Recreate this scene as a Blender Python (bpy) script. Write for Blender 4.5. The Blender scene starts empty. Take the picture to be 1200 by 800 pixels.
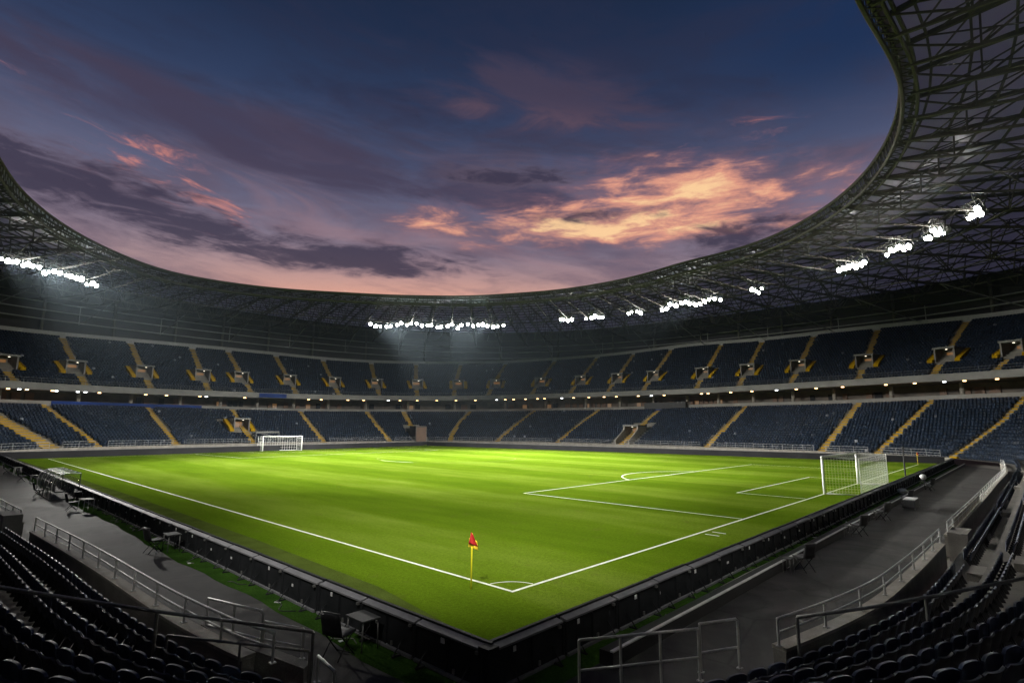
import bpy, math, random
import numpy as np
from mathutils import Vector, Matrix
random.seed(7); rng = np.random.default_rng(7)
S = bpy.context.scene
COL = S.collection
PI = math.pi

# ------------------------------------------------------------------ camera frame
CAM = np.array([-11.648, -10.745, 4.5])
RT = np.array([0.680158296, -0.733031021, 0.007086196])
UP = np.array([-0.116652866, -0.098685354, 0.988257714])
FW = np.array([0.723724258, 0.672998308, 0.152631832])
F = 639.0
def proj(P):
    P = np.atleast_2d(np.asarray(P, float)) - CAM
    x, y, z = P @ RT, P @ UP, P @ FW
    zz = np.where(z > 0.05, z, 0.05)
    return 600 + F * x / zz, 400 - F * y / zz, z
def at(x, y, z):
    r = RT * (x - 600) - UP * (y - 400) + FW * F
    s = (z - CAM[2]) / r[2]
    return CAM + r * s

# ------------------------------------------------------------------ materials
def new_mat(name):
    m = bpy.data.materials.new(name); m.use_nodes = True
    nt = m.node_tree; b = nt.nodes['Principled BSDF']
    return m, nt, b
def N(nt, typ, **kw):
    n = nt.nodes.new(typ)
    for k, v in kw.items():
        if k in n.inputs.keys(): n.inputs[k].default_value = v
        else: setattr(n, k, v)
    return n
def L(nt, a, b): nt.links.new(a, b)
def ramp(nt, fac, stops):
    r = nt.nodes.new('ShaderNodeValToRGB'); e = r.color_ramp.elements
    while len(e) < len(stops): e.new(0.5)
    for i, (p, c) in enumerate(stops):
        e[i].position = p; e[i].color = (*c, 1) if len(c) == 3 else c
    if fac is not None: L(nt, fac, r.inputs['Fac'])
    return r
def math_n(nt, op, a, b=None, c=None, clamp=False):
    n = nt.nodes.new('ShaderNodeMath'); n.operation = op; n.use_clamp = clamp
    for i, v in enumerate((a, b, c)):
        if v is None: continue
        if isinstance(v, (int, float)): n.inputs[i].default_value = v
        else: L(nt, v, n.inputs[i])
    return n.outputs[0]
def worn(name, c1, c2, scale=3.0, rough=(0.5, 0.8), metal=0.0, bump=0.0, detail=6.0, fine=0.0, fine_scale=60.0, spec=0.5):
    m, nt, b = new_mat(name)
    tc = N(nt, 'ShaderNodeTexCoord')
    no = N(nt, 'ShaderNodeTexNoise', Scale=scale, Detail=detail, Roughness=0.62)
    L(nt, tc.outputs['Object'], no.inputs['Vector'])
    r = ramp(nt, no.outputs['Fac'], [(0.32, c1), (0.68, c2)])
    col = r.outputs['Color']
    if fine:
        n2 = N(nt, 'ShaderNodeTexNoise', Scale=fine_scale, Detail=3.0)
        L(nt, tc.outputs['Object'], n2.inputs['Vector'])
        mx = N(nt, 'ShaderNodeMix', data_type='RGBA', blend_type='OVERLAY'); mx.inputs['Factor'].default_value = fine
        L(nt, col, mx.inputs['A']); L(nt, n2.outputs['Color'], mx.inputs['B']); 
        bw = N(nt, 'ShaderNodeRGBToBW'); L(nt, n2.outputs['Fac'], bw.inputs[0]) if False else None
        mx.inputs['B'].default_value = (0.5, 0.5, 0.5, 1)
        for l in list(nt.links):
            if l.to_socket == mx.inputs['B']: nt.links.remove(l)
        cr = ramp(nt, n2.outputs['Fac'], [(0.3, (0.2, 0.2, 0.2)), (0.7, (0.8, 0.8, 0.8))])
        L(nt, cr.outputs['Color'], mx.inputs['B'])
        col = mx.outputs['Result']
    L(nt, col, b.inputs['Base Color'])
    mr = N(nt, 'ShaderNodeMapRange'); mr.inputs['To Min'].default_value = rough[0]; mr.inputs['To Max'].default_value = rough[1]
    L(nt, no.outputs['Fac'], mr.inputs['Value']); L(nt, mr.outputs['Result'], b.inputs['Roughness'])
    b.inputs['Metallic'].default_value = metal
    b.inputs['Specular IOR Level'].default_value = spec
    if bump:
        n3 = N(nt, 'ShaderNodeTexNoise', Scale=fine_scale, Detail=4.0); L(nt, tc.outputs['Object'], n3.inputs['Vector'])
        bp = N(nt, 'ShaderNodeBump', Strength=bump, Distance=0.02); L(nt, n3.outputs['Fac'], bp.inputs['Height'])
        L(nt, bp.outputs['Normal'], b.inputs['Normal'])
    return m
def emit(name, col, strength):
    m, nt, b = new_mat(name)
    b.inputs['Base Color'].default_value = (0.8, 0.8, 0.8, 1) if strength > 1 else (0.05, 0.04, 0.03, 1)
    b.inputs['Emission Color'].default_value = (*col, 1); b.inputs['Emission Strength'].default_value = strength
    m.cycles.emission_sampling = 'NONE'
    return m

M = {}
M['concrete'] = worn('concrete', (0.115, 0.107, 0.092), (0.19, 0.178, 0.155), 1.6, (0.75, 0.95), bump=0.25, fine=0.3, fine_scale=40)
M['terrace'] = worn('terrace_concrete', (0.075, 0.071, 0.062), (0.13, 0.122, 0.104), 0.9, (0.8, 0.95), bump=0.2, fine=0.3, fine_scale=30)
M['cap'] = worn('pale_concrete', (0.20, 0.185, 0.155), (0.31, 0.29, 0.245), 2.5, (0.7, 0.9), bump=0.2, fine=0.25, fine_scale=50)
M['fascia'] = worn('fascia_concrete', (0.095, 0.095, 0.088), (0.145, 0.145, 0.135), 0.35, (0.7, 0.9))
M['steel'] = worn('galvanised_steel', (0.45, 0.45, 0.43), (0.62, 0.62, 0.60), 9, (0.35, 0.55), metal=0.45)
M['dark_rail'] = worn('dull_steel', (0.14, 0.14, 0.14), (0.22, 0.22, 0.21), 9, (0.35, 0.55), metal=0.6)
M['truss'] = worn('truss_paint', (0.058, 0.055, 0.047), (0.095, 0.090, 0.077), 0.6, (0.5, 0.75), spec=0.3)
M['barrier_paint'] = worn('barrier_paint', (0.20, 0.20, 0.195), (0.30, 0.30, 0.29), 3, (0.5, 0.7))
M['white'] = worn('white_paint', (0.74, 0.74, 0.72), (0.83, 0.83, 0.81), 6, (0.35, 0.55))
M['black'] = worn('black_board', (0.008, 0.009, 0.010), (0.018, 0.019, 0.021), 2.2, (0.6, 0.8), fine=0.2, spec=0.08)
M['board_lip'] = worn('board_lip', (0.085, 0.085, 0.09), (0.14, 0.14, 0.15), 4, (0.5, 0.7), spec=0.3)
M['kerb_paint'] = worn('kerb_white', (0.42, 0.42, 0.40), (0.62, 0.62, 0.60), 3, (0.6, 0.8))
M['sticker'] = worn('white_sticker', (0.35, 0.35, 0.35), (0.55, 0.55, 0.55), 20, (0.5, 0.7))
M['black_plastic'] = worn('black_plastic', (0.009, 0.009, 0.010), (0.018, 0.018, 0.020), 8, (0.5, 0.7), spec=0.25)
M['table'] = worn('table_laminate', (0.028, 0.030, 0.029), (0.050, 0.052, 0.051), 5, (0.55, 0.75), spec=0.15)
M['table_pale'] = worn('pale_table_laminate', (0.10, 0.10, 0.09), (0.15, 0.15, 0.135), 5, (0.55, 0.75), spec=0.15)
M['yellow'] = worn('yellow_step_paint', (0.20, 0.118, 0.0008), (0.29, 0.175, 0.0015), 1.2, (0.7, 0.9), spec=0.05, fine=0.25, fine_scale=12)
M['yellow_pole'] = worn('yellow_pole', (0.78, 0.66, 0.02), (0.86, 0.74, 0.03), 5, (0.35, 0.5))
M['red'] = worn('red_flag', (0.40, 0.012, 0.012), (0.52, 0.02, 0.02), 5, (0.7, 0.9))
M['flag_yellow'] = worn('yellow_flag', (0.75, 0.52, 0.02), (0.85, 0.62, 0.03), 5, (0.7, 0.9))
M['dark_wall'] = worn('dark_cladding', (0.009, 0.0095, 0.0105), (0.018, 0.0185, 0.020), 0.3, (0.6, 0.85))
M['gallery'] = worn('gallery_wall', (0.028, 0.024, 0.020), (0.085, 0.068, 0.052), 0.35, (0.6, 0.9), detail=2)
M['brown'] = worn('brown_door', (0.055, 0.026, 0.012), (0.09, 0.045, 0.02), 1.5, (0.5, 0.8))
M['blue_banner'] = worn('blue_banner', (0.006, 0.018, 0.085), (0.010, 0.028, 0.12), 0.8, (0.6, 0.8), spec=0.1)
M['cladding'] = worn('roof_sheet', (0.12, 0.105, 0.12), (0.18, 0.158, 0.175), 0.25, (0.22, 0.4))
_nt = M['cladding'].node_tree; _tl = _nt.nodes.new('ShaderNodeBsdfTranslucent'); _tl.inputs['Color'].default_value = (0.80, 0.78, 0.80, 1)
_ms = _nt.nodes.new('ShaderNodeMixShader'); _ms.inputs['Fac'].default_value = 0.55
_nt.links.new(_nt.nodes['Principled BSDF'].outputs[0], _ms.inputs[1]); _nt.links.new(_tl.outputs[0], _ms.inputs[2]); _nt.links.new(_ms.outputs[0], _nt.nodes['Material Output'].inputs['Surface'])
M['net'] = worn('net_cord', (0.75, 0.75, 0.72), (0.85, 0.85, 0.82), 4, (0.7, 0.9))
M['lamp_housing'] = worn('lamp_housing', (0.2, 0.2, 0.2), (0.3, 0.3, 0.3), 5, (0.4, 0.6), metal=0.5)
M['lamp_glass'] = emit('lamp_glass', (1.0, 0.97, 0.90), 120.0)
M['warm_bulb'] = emit('warm_bulb', (1.0, 0.60, 0.26), 6.0)
M['cool_bulb'] = emit('cool_bulb', (0.9, 0.95, 1.0), 7.0)
M['portal_bulb'] = emit('portal_bulb', (1.0, 0.85, 0.65), 2.5)
M['door_glow'] = emit('lit_doorway', (1.0, 0.42, 0.10), 0.16)
M['portal'] = worn('portal_concrete', (0.10, 0.095, 0.085), (0.16, 0.15, 0.135), 0.8, (0.7, 0.9))
M['window_glow'] = emit('lit_window', (1.0, 0.50, 0.18), 0.11)
M['grey_clean'] = worn('grey_paint', (0.20, 0.20, 0.195), (0.27, 0.27, 0.265), 3, (0.5, 0.7))

# seats
def seat_mat(name, island):
    m, nt, b = new_mat(name)
    geo = N(nt, 'ShaderNodeNewGeometry'); oi = N(nt, 'ShaderNodeObjectInfo')
    src = geo.outputs['Random Per Island'] if island else oi.outputs['Random']
    r = ramp(nt, src, [(0.0, (0.003, 0.0068, 0.0135)), (0.5, (0.0044, 0.0108, 0.023)), (0.994, (0.008, 0.017, 0.036)), (0.996, (0.05, 0.055, 0.065)), (1.0, (0.26, 0.27, 0.29))] if island  # rare near-white seats: the sparkle in the far blocks, put into the colour
             else [(0.0, (0.018, 0.024, 0.044)), (1.0, (0.030, 0.040, 0.082))])
    tc = N(nt, 'ShaderNodeTexCoord'); no = N(nt, 'ShaderNodeTexNoise', Scale=14.0, Detail=5.0); L(nt, tc.outputs['Object'], no.inputs['Vector'])
    mx = N(nt, 'ShaderNodeMix', data_type='RGBA', blend_type='MULTIPLY'); mx.inputs['Factor'].default_value = 0.5
    cr = ramp(nt, no.outputs['Fac'], [(0.3, (0.55, 0.55, 0.55)), (0.7, (1, 1, 1))])
    L(nt, r.outputs['Color'], mx.inputs['A']); L(nt, cr.outputs['Color'], mx.inputs['B'])
    L(nt, mx.outputs['Result'], b.inputs['Base Color'])
    mr = N(nt, 'ShaderNodeMapRange'); b.inputs['Specular IOR Level'].default_value = 0.22 if island else 0.5
    mr = N(nt, 'ShaderNodeMapRange'); mr.inputs['To Min'].default_value = 0.36; mr.inputs['To Max'].default_value = 0.6
    L(nt, no.outputs['Fac'], mr.inputs['Value']); L(nt, mr.outputs['Result'], b.inputs['Roughness'])
    return m
M['seat'] = seat_mat('seat_plastic', False)
M['seat_far'] = seat_mat('seat_plastic_rows', True)

def grass_mat():
    m, nt, b = new_mat('pitch_grass')
    tc = N(nt, 'ShaderNodeTexCoord'); sp = N(nt, 'ShaderNodeSeparateXYZ'); L(nt, tc.outputs['Object'], sp.inputs[0])
    wob = N(nt, 'ShaderNodeTexNoise', Scale=0.35, Detail=3.0); L(nt, tc.outputs['Object'], wob.inputs['Vector'])
    ph = math_n(nt, 'MULTIPLY_ADD', wob.outputs['Fac'], 0.5, math_n(nt, 'MULTIPLY', sp.outputs[0], PI / 5.4))
    st = math_n(nt, 'MULTIPLY', math_n(nt, 'SINE', ph), 3.0)
    st = math_n(nt, 'MULTIPLY_ADD', st, 0.5, 0.5, clamp=True)
    mp = N(nt, 'ShaderNodeMapping'); mp.inputs['Scale'].default_value = (0.55, 0.12, 1); L(nt, tc.outputs['Object'], mp.inputs['Vector'])
    big = N(nt, 'ShaderNodeTexNoise', Scale=1.0, Detail=5.0, Roughness=0.6); L(nt, mp.outputs['Vector'], big.inputs['Vector'])
    f = math_n(nt, 'ADD', math_n(nt, 'MULTIPLY', st, 0.24), math_n(nt, 'MULTIPLY', big.outputs['Fac'], 0.74), clamp=True)
    r = ramp(nt, f, [(0.15, (0.046, 0.089, 0.0035)), (0.5, (0.077, 0.128, 0.0068)), (0.85, (0.124, 0.176, 0.022))])
    fine = N(nt, 'ShaderNodeTexNoise', Scale=9.0, Detail=8.0, Roughness=0.75); L(nt, tc.outputs['Object'], fine.inputs['Vector'])
    cr = ramp(nt, fine.outputs['Fac'], [(0.3, (0.22, 0.22, 0.22)), (0.7, (0.78, 0.78, 0.78))])
    mx = N(nt, 'ShaderNodeMix', data_type='RGBA', blend_type='OVERLAY'); mx.inputs['Factor'].default_value = 0.45
    L(nt, r.outputs['Color'], mx.inputs['A']); L(nt, cr.outputs['Color'], mx.inputs['B'])
    f2 = N(nt, 'ShaderNodeTexNoise', Scale=34.0, Detail=5.0, Roughness=0.8); L(nt, tc.outputs['Object'], f2.inputs['Vector'])
    c2 = ramp(nt, f2.outputs['Fac'], [(0.32, (0.18, 0.18, 0.18)), (0.68, (0.82, 0.82, 0.82))])
    m2 = N(nt, 'ShaderNodeMix', data_type='RGBA', blend_type='OVERLAY'); m2.inputs['Factor'].default_value = 0.6
    L(nt, mx.outputs['Result'], m2.inputs['A']); L(nt, c2.outputs['Color'], m2.inputs['B'])
    wr = N(nt, 'ShaderNodeTexNoise', Scale=0.9, Detail=9.0, Roughness=0.75); L(nt, tc.outputs['Object'], wr.inputs['Vector'])
    m3 = N(nt, 'ShaderNodeMix', data_type='RGBA'); m3.inputs['B'].default_value = (0.085, 0.088, 0.022, 1)
    wf = ramp(nt, wr.outputs['Fac'], [(0.56, (0, 0, 0)), (0.74, (0.55, 0.55, 0.55))]); L(nt, wf.outputs['Color'], m3.inputs['Factor'])
    L(nt, m2.outputs['Result'], m3.inputs['A'])
    L(nt, m3.outputs['Result'], b.inputs['Base Color'])
    b.inputs['Roughness'].default_value = 0.9; b.inputs['Specular IOR Level'].default_value = 0.0
    n3 = N(nt, 'ShaderNodeTexNoise', Scale=28.0, Detail=6.0, Roughness=0.8); L(nt, tc.outputs['Object'], n3.inputs['Vector'])
    bp = N(nt, 'ShaderNodeBump', Strength=0.6, Distance=0.04); L(nt, n3.outputs['Fac'], bp.inputs['Height']); L(nt, bp.outputs['Normal'], b.inputs['Normal'])
    return m
M['grass'] = grass_mat()
M['border_turf'] = worn('border_turf', (0.040, 0.058, 0.010), (0.060, 0.084, 0.016), 0.8, (0.85, 0.95), bump=0.5, fine=0.4, fine_scale=30, spec=0.0)
M['strip_turf'] = worn('strip_turf', (0.014, 0.036, 0.006), (0.028, 0.065, 0.010), 1.3, (0.85, 0.95), bump=0.7, fine=0.5, fine_scale=22, spec=0.0)
M['line'] = worn('line_paint', (0.50, 0.56, 0.40), (0.72, 0.76, 0.62), 7, (0.7, 0.9), detail=8)
def walk_mat():
    m, nt, b = new_mat('walkway_asphalt')
    tc = N(nt, 'ShaderNodeTexCoord')
    a = N(nt, 'ShaderNodeTexNoise', Scale=0.42, Detail=9.0, Roughness=0.7, Distortion=0.9); L(nt, tc.outputs['Object'], a.inputs['Vector'])
    r = ramp(nt, a.outputs['Fac'], [(0.28, (0.014, 0.014, 0.014)), (0.44, (0.031, 0.0305, 0.030)), (0.56, (0.046, 0.045, 0.0435)), (0.74, (0.080, 0.077, 0.073))])
    s = N(nt, 'ShaderNodeTexNoise', Scale=55.0, Detail=4.0); L(nt, tc.outputs['Object'], s.inputs['Vector'])
    cr = ramp(nt, s.outputs['Fac'], [(0.3, (0.25, 0.25, 0.25)), (0.7, (0.75, 0.75, 0.75))])
    v2 = N(nt, 'ShaderNodeTexNoise', Scale=0.13, Detail=5.0, Roughness=0.55, Distortion=2.2); L(nt, tc.outputs['Object'], v2.inputs['Vector'])
    st2 = ramp(nt, v2.outputs['Fac'], [(0.42, (1, 1, 1)), (0.50, (0.62, 0.62, 0.62)), (0.56, (1.12, 1.1, 1.08))])
    vo = N(nt, 'ShaderNodeTexVoronoi', Scale=0.22, feature='DISTANCE_TO_EDGE'); L(nt, tc.outputs['Object'], vo.inputs['Vector'])
    vr = ramp(nt, vo.outputs['Distance'], [(0.0, (0.55, 0.55, 0.55)), (0.012, (1, 1, 1))])
    m2 = N(nt, 'ShaderNodeMix', data_type='RGBA', blend_type='MULTIPLY'); m2.inputs['Factor'].default_value = 1.0
    L(nt, r.outputs['Color'], m2.inputs['A']); L(nt, st2.outputs['Color'], m2.inputs['B'])
    m3 = N(nt, 'ShaderNodeMix', data_type='RGBA', blend_type='MULTIPLY'); m3.inputs['Factor'].default_value = 0.8
    L(nt, m2.outputs['Result'], m3.inputs['A']); L(nt, vr.outputs['Color'], m3.inputs['B'])
    mx = N(nt, 'ShaderNodeMix', data_type='RGBA', blend_type='OVERLAY'); mx.inputs['Factor'].default_value = 0.4
    L(nt, m3.outputs['Result'], mx.inputs['A']); L(nt, cr.outputs['Color'], mx.inputs['B']); L(nt, mx.outputs['Result'], b.inputs['Base Color'])
    b.inputs['Specular IOR Level'].default_value = 0.12
    mr = N(nt, 'ShaderNodeMapRange'); mr.inputs['To Min'].default_value = 0.5; mr.inputs['To Max'].default_value = 0.85
    L(nt, a.outputs['Fac'], mr.inputs['Value']); L(nt, mr.outputs['Result'], b.inputs['Roughness'])
    bp = N(nt, 'ShaderNodeBump', Strength=0.3, Distance=0.01); L(nt, s.outputs['Fac'], bp.inputs['Height']); L(nt, bp.outputs['Normal'], b.inputs['Normal'])
    return m
M['walk'] = walk_mat()
def clear_mat():
    m, nt, b = new_mat('clear_polycarbonate')
    out = nt.nodes['Material Output']
    tr = N(nt, 'ShaderNodeBsdfTransparent'); gl = N(nt, 'ShaderNodeBsdfGlossy'); gl.inputs['Roughness'].default_value = 0.2
    gl.inputs['Color'].default_value = (0.7, 0.72, 0.72, 1)
    df = N(nt, 'ShaderNodeBsdfDiffuse'); df.inputs['Color'].default_value = (0.5, 0.5, 0.48, 1)
    a = N(nt, 'ShaderNodeMixShader'); a.inputs['Fac'].default_value = 0.5; L(nt, gl.outputs[0], a.inputs[1]); L(nt, df.outputs[0], a.inputs[2])
    c = N(nt, 'ShaderNodeMixShader'); c.inputs['Fac'].default_value = 0.28; L(nt, tr.outputs[0], c.inputs[1]); L(nt, a.outputs[0], c.inputs[2])
    L(nt, c.outputs[0], out.inputs['Surface'])
    return m
M['clear'] = clear_mat()

# ------------------------------------------------------------------ mesh helpers
class MB:
    def __init__(s): s.v = []; s.f = []
    def add(s, vs, fs):
        o = len(s.v); s.v.extend([tuple(map(float, p)) for p in vs]); s.f.extend([tuple(i + o for i in f) for f in fs]); return s
    def box(s, c, size, rz=0.0, rx=0.0):
        hx, hy, hz = [a / 2 for a in size]
        mt = Matrix.Rotation(rz, 3, 'Z') @ Matrix.Rotation(rx, 3, 'X')
        vs = [mt @ Vector((x, y, z)) + Vector(c) for x in (-hx, hx) for y in (-hy, hy) for z in (-hz, hz)]
        return s.add(vs, [(0, 1, 3, 2), (4, 6, 7, 5), (0, 4, 5, 1), (2, 3, 7, 6), (0, 2, 6, 4), (1, 5, 7, 3)])
    def hexa(s, a, b):   # a: 4 bottom points, b: 4 top points
        return s.add(list(a) + list(b), [(3, 2, 1, 0), (4, 5, 6, 7), (0, 1, 5, 4), (1, 2, 6, 5), (2, 3, 7, 6), (3, 0, 4, 7)])
    def bar(s, a, b, w, h=None):
        h = h or w; a, b = Vector(a), Vector(b); d = (b - a)
        if d.length < 1e-6: return s
        d.normalize(); u = d.cross(Vector((0, 0, 1)))
        if u.length < 1e-3: u = Vector((1, 0, 0))
        u.normalize(); v = u.cross(d)
        q = [(-w / 2, -h / 2), (w / 2, -h / 2), (w / 2, h / 2), (-w / 2, h / 2)]
        return s.hexa([a + u * x + v * y for x, y in q], [b + u * x + v * y for x, y in q])
    def tube(s, pts, r, n=8, closed=False, cap=True):
        pts = [Vector(p) for p in pts]; k = len(pts); vs = []; fs = []
        pu = None
        for i, p in enumerate(pts):
            if closed: d = pts[(i + 1) % k] - pts[i - 1]
            else: d = pts[min(i + 1, k - 1)] - pts[max(i - 1, 0)]
            d.normalize()
            u = d.cross(Vector((0, 0, 1)))
            if u.length < 0.05: u = pu if pu is not None else Vector((1, 0, 0))
            u = (u - d * u.dot(d)).normalized(); pu = u; w = d.cross(u)
            for j in range(n):
                a = 2 * PI * j / n; vs.append(p + (u * math.cos(a) + w * math.sin(a)) * r)
        for i in range(k if closed else k - 1):
            i2 = (i + 1) % k
            for j in range(n):
                fs.append((i * n + j, i * n + (j + 1) % n, i2 * n + (j + 1) % n, i2 * n + j))
        if cap and not closed: fs.append(tuple(range(n - 1, -1, -1))); fs.append(tuple((k - 1) * n + j for j in range(n)))
        return s.add(vs, fs)
    def strip(s, A, B, closed=False):
        k = len(A); vs = list(A) + list(B); fs = []
        for i in range(k if closed else k - 1):
            j = (i + 1) % k; fs.append((i, j, k + j, k + i))
        return s.add(vs, fs)
    def build(s, name, mat, parent=None, smooth=False, loc=None):
        me = bpy.data.meshes.new(name); me.from_pydata(s.v, [], s.f); me.update()
        if smooth:
            me.shade_smooth()
            if smooth == 'sharp': me.set_sharp_from_angle(angle=math.radians(42))
        me.materials.append(mat)
        o = bpy.data.objects.new(name, me); COL.objects.link(o)
        if parent is not None: o.parent = parent
        if loc is not None: o.location = loc
        return o
def tag(o, label=None, cat=None, group=None, kind=None):
    if label: o['label'] = label
    if cat: o['category'] = cat
    if group: o['group'] = group
    if kind: o['kind'] = kind
    return o
def empty(name, loc=(0, 0, 0), rz=0.0):
    o = bpy.data.objects.new(name, None); COL.objects.link(o); o.location = loc; o.rotation_euler = (0, 0, rz)
    o.empty_display_size = 0.2
    return o
def copy_tree(o, parent=None):
    c = o.copy(); COL.objects.link(c)
    if parent is not None: c.parent = parent
    for ch in list(o.children): copy_tree(ch, c)
    return c
def relabel(o, label): o['label'] = label

# ------------------------------------------------------------------ bowl plan
ctrl = np.array([(-7.9, 8), (-7.6, 1), (-7.25, -1.6), (-6.2, -4.1), (-4.4, -5.8), (-2.4, -6.7), (-0.9, -7.15), (2.5, -7.8), (6, -8.03), (14, -8.25), (38, -8.7),
                 (60, -8.9), (73, -7.6), (81.5, -1.5), (86, 9), (88, 24), (88.6, 41), (88, 58), (84.5, 74), (77, 86), (66, 92.5), (52, 95.5), (36, 96.5), (18, 95.8),
                 (3.5, 92.6), (-5.2, 86), (-8.8, 74), (-9.6, 58), (-9.3, 40), (-8.7, 22)], float)
def catmull(P, n=60):
    k = len(P); out = []
    for i in range(k):
        p0, p1, p2, p3 = P[i - 1], P[i], P[(i + 1) % k], P[(i + 2) % k]
        # centripetal
        a = 0.5
        t0 = 0; t1 = t0 + np.linalg.norm(p1 - p0) ** a; t2 = t1 + np.linalg.norm(p2 - p1) ** a; t3 = t2 + np.linalg.norm(p3 - p2) ** a
        for t in np.linspace(t1, t2, n, endpoint=False):
            A1 = (t1 - t) / (t1 - t0) * p0 + (t - t0) / (t1 - t0) * p1; A2 = (t2 - t) / (t2 - t1) * p1 + (t - t1) / (t2 - t1) * p2
            A3 = (t3 - t) / (t3 - t2) * p2 + (t - t2) / (t3 - t2) * p3
            B1 = (t2 - t) / (t2 - t0) * A1 + (t - t0) / (t2 - t0) * A2; B2 = (t3 - t) / (t3 - t1) * A2 + (t - t1) / (t3 - t1) * A3
            out.append((t2 - t) / (t2 - t1) * B1 + (t - t1) / (t2 - t1) * B2)
    return np.array(out)
raw = catmull(ctrl)
seg = np.linalg.norm(np.roll(raw, -1, 0) - raw, axis=1); cum = np.r_[0, np.cumsum(seg)]; PER = cum[-1]
NT = 720
def res_closed(n):
    s = np.linspace(0, PER, n, endpoint=False); rr = np.r_[raw, raw[:1]]
    return np.c_[np.interp(s, cum, rr[:, 0]), np.interp(s, cum, rr[:, 1])]
BASE = res_closed(NT)
def smooth_c(a, w, it=1):
    for _ in range(it):
        k = np.ones(2 * w + 1) / (2 * w + 1)
        a = np.stack([np.convolve(np.r_[c[-w:], c, c[:w]], k, 'valid') for c in np.atleast_2d(a.T)]).T if a.ndim > 1 else np.convolve(np.r_[a[-w:], a, a[:w]], k, 'valid')
    return a
TAN = np.roll(BASE, -1, 0) - np.roll(BASE, 1, 0)
TAN = smooth_c(TAN, 3, 2); TAN /= np.linalg.norm(TAN, axis=1)[:, None]
NOR = np.c_[TAN[:, 1], -TAN[:, 0]]           # curve runs counter-clockwise: outward normal
if ((BASE - BASE.mean(0)) * NOR).sum() < 0: NOR = -NOR
DT = PER / NT
def lerp_c(A, t):
    t = np.asarray(t, float) % NT; i = np.floor(t).astype(int) % NT; j = (i + 1) % NT; f = t - np.floor(t)
    if A.ndim > 1: f = f[..., None]
    return A[i] * (1 - f) + A[j] * f
def plan(t, d): 
    t = np.asarray(t, float); d = np.asarray(d, float)
    n = lerp_c(NOR, t); n = n / np.linalg.norm(n, axis=-1, keepdims=True)
    return lerp_c(BASE, t) + n * (d[..., None] if d.ndim else d)
def normal(t):
    n = lerp_c(NOR, t); return n / np.linalg.norm(n)
def P3(t, d, z):
    p = plan(t, d); return (float(p[0]), float(p[1]), float(z))

# height of each ring, read along the far side and carried round
CONT = dict(
 B=[(0, 472), (60, 473), (180, 476.7), (353, 481.7), (547, 482), (627, 480.5), (757, 479), (807, 476.7), (1003, 471.7), (1093, 466.7), (1200, 463)],
 D=[(0, 454), (167, 461.7), (333, 466.7), (400, 468.3), (533, 469), (667, 465.5), (800, 461.7), (1000, 451.7), (1200, 440.7)],
 E=[(0, 389), (150, 401.7), (267, 411.7), (400, 425), (483, 427.7), (600, 426.7), (733, 416.7), (800, 407), (893, 401), (1033, 385), (1150, 375), (1200, 370)])
def ring_height(name, d):
    c = np.array(CONT[name]); tt = np.arange(NT); p = plan(tt, d); z = np.full(NT, np.nan)
    lo = np.full(NT, 0.0); hi = np.full(NT, 60.0)
    x0, _, dep = proj(np.c_[p, np.full(NT, 12.0)])
    ok = (dep > 20) & (x0 > -10) & (x0 < 1210)
    for _ in range(40):
        mid = (lo + hi) / 2; x, y, _ = proj(np.c_[p, mid]); tgt = np.interp(x, c[:, 0], c[:, 1])
        up = y < tgt; hi = np.where(up, mid, hi); lo = np.where(up, lo, mid)
    z[ok] = ((lo + hi) / 2)[ok]
    idx = np.where(ok)[0]; zz = np.interp(np.arange(3 * NT), np.r_[idx, idx + NT, idx + 2 * NT], np.r_[z[idx]] .tolist() * 3)[NT:2 * NT]
    return smooth_c(zz, 9, 3)
dB, dD, dE = 20.0, 17.0, 36.0
ZB, ZD, ZE = ring_height('B', dB), ring_height('D', dD), ring_height('E', dE)
far = np.clip((np.array([(q - CAM[:2]) @ FW[:2] for q in BASE]) - 40) / 40, 0, 1)
Z0 = 0.52 + 0.22 * far
print('ZB', ZB.min(), ZB.max(), 'ZD', ZD.min(), ZD.max(), 'ZE', ZE.min(), ZE.max(), 'per', PER)
NL, NU = 20, 26
D0L = 0.6; TL = (dB - D0L) / NL
D0U = dD + 0.45; TU = (dE - D0U) / NU
def zl(t, i): return lerp_c(Z0, t) + (lerp_c(ZB, t) - lerp_c(Z0, t)) * i / (NL - 0.0)
def zu(t, i): z0 = lerp_c(ZD, t) + 1.0; return z0 + (lerp_c(ZE, t) - z0) * i / NU
def zlow_d(t, d): return zl(t, min(max((d - D0L) / TL, 0), NL))
def zup_d(t, d): return zu(t, min(max((d - D0U) / TU, 0), NU))
FARSIDE = None
_dep = (BASE - CAM[:2]) @ FW[:2]
def t_at_px(px, d, z):
    tt = np.arange(0, NT, 0.25); p = plan(tt, d); zz = np.array([z(t) for t in tt]) if callable(z) else np.full(len(tt), z)
    x, y, dep = proj(np.c_[p, zz]); e = np.abs(x - px); e[dep < 60] = 1e9
    if px > 1080: e[(dep < 60)] = 1e9
    return float(tt[np.argmin(e)])
def t_near(x, y):
    return float(np.argmin(((BASE - np.array((x, y))) ** 2).sum(1)))

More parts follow.
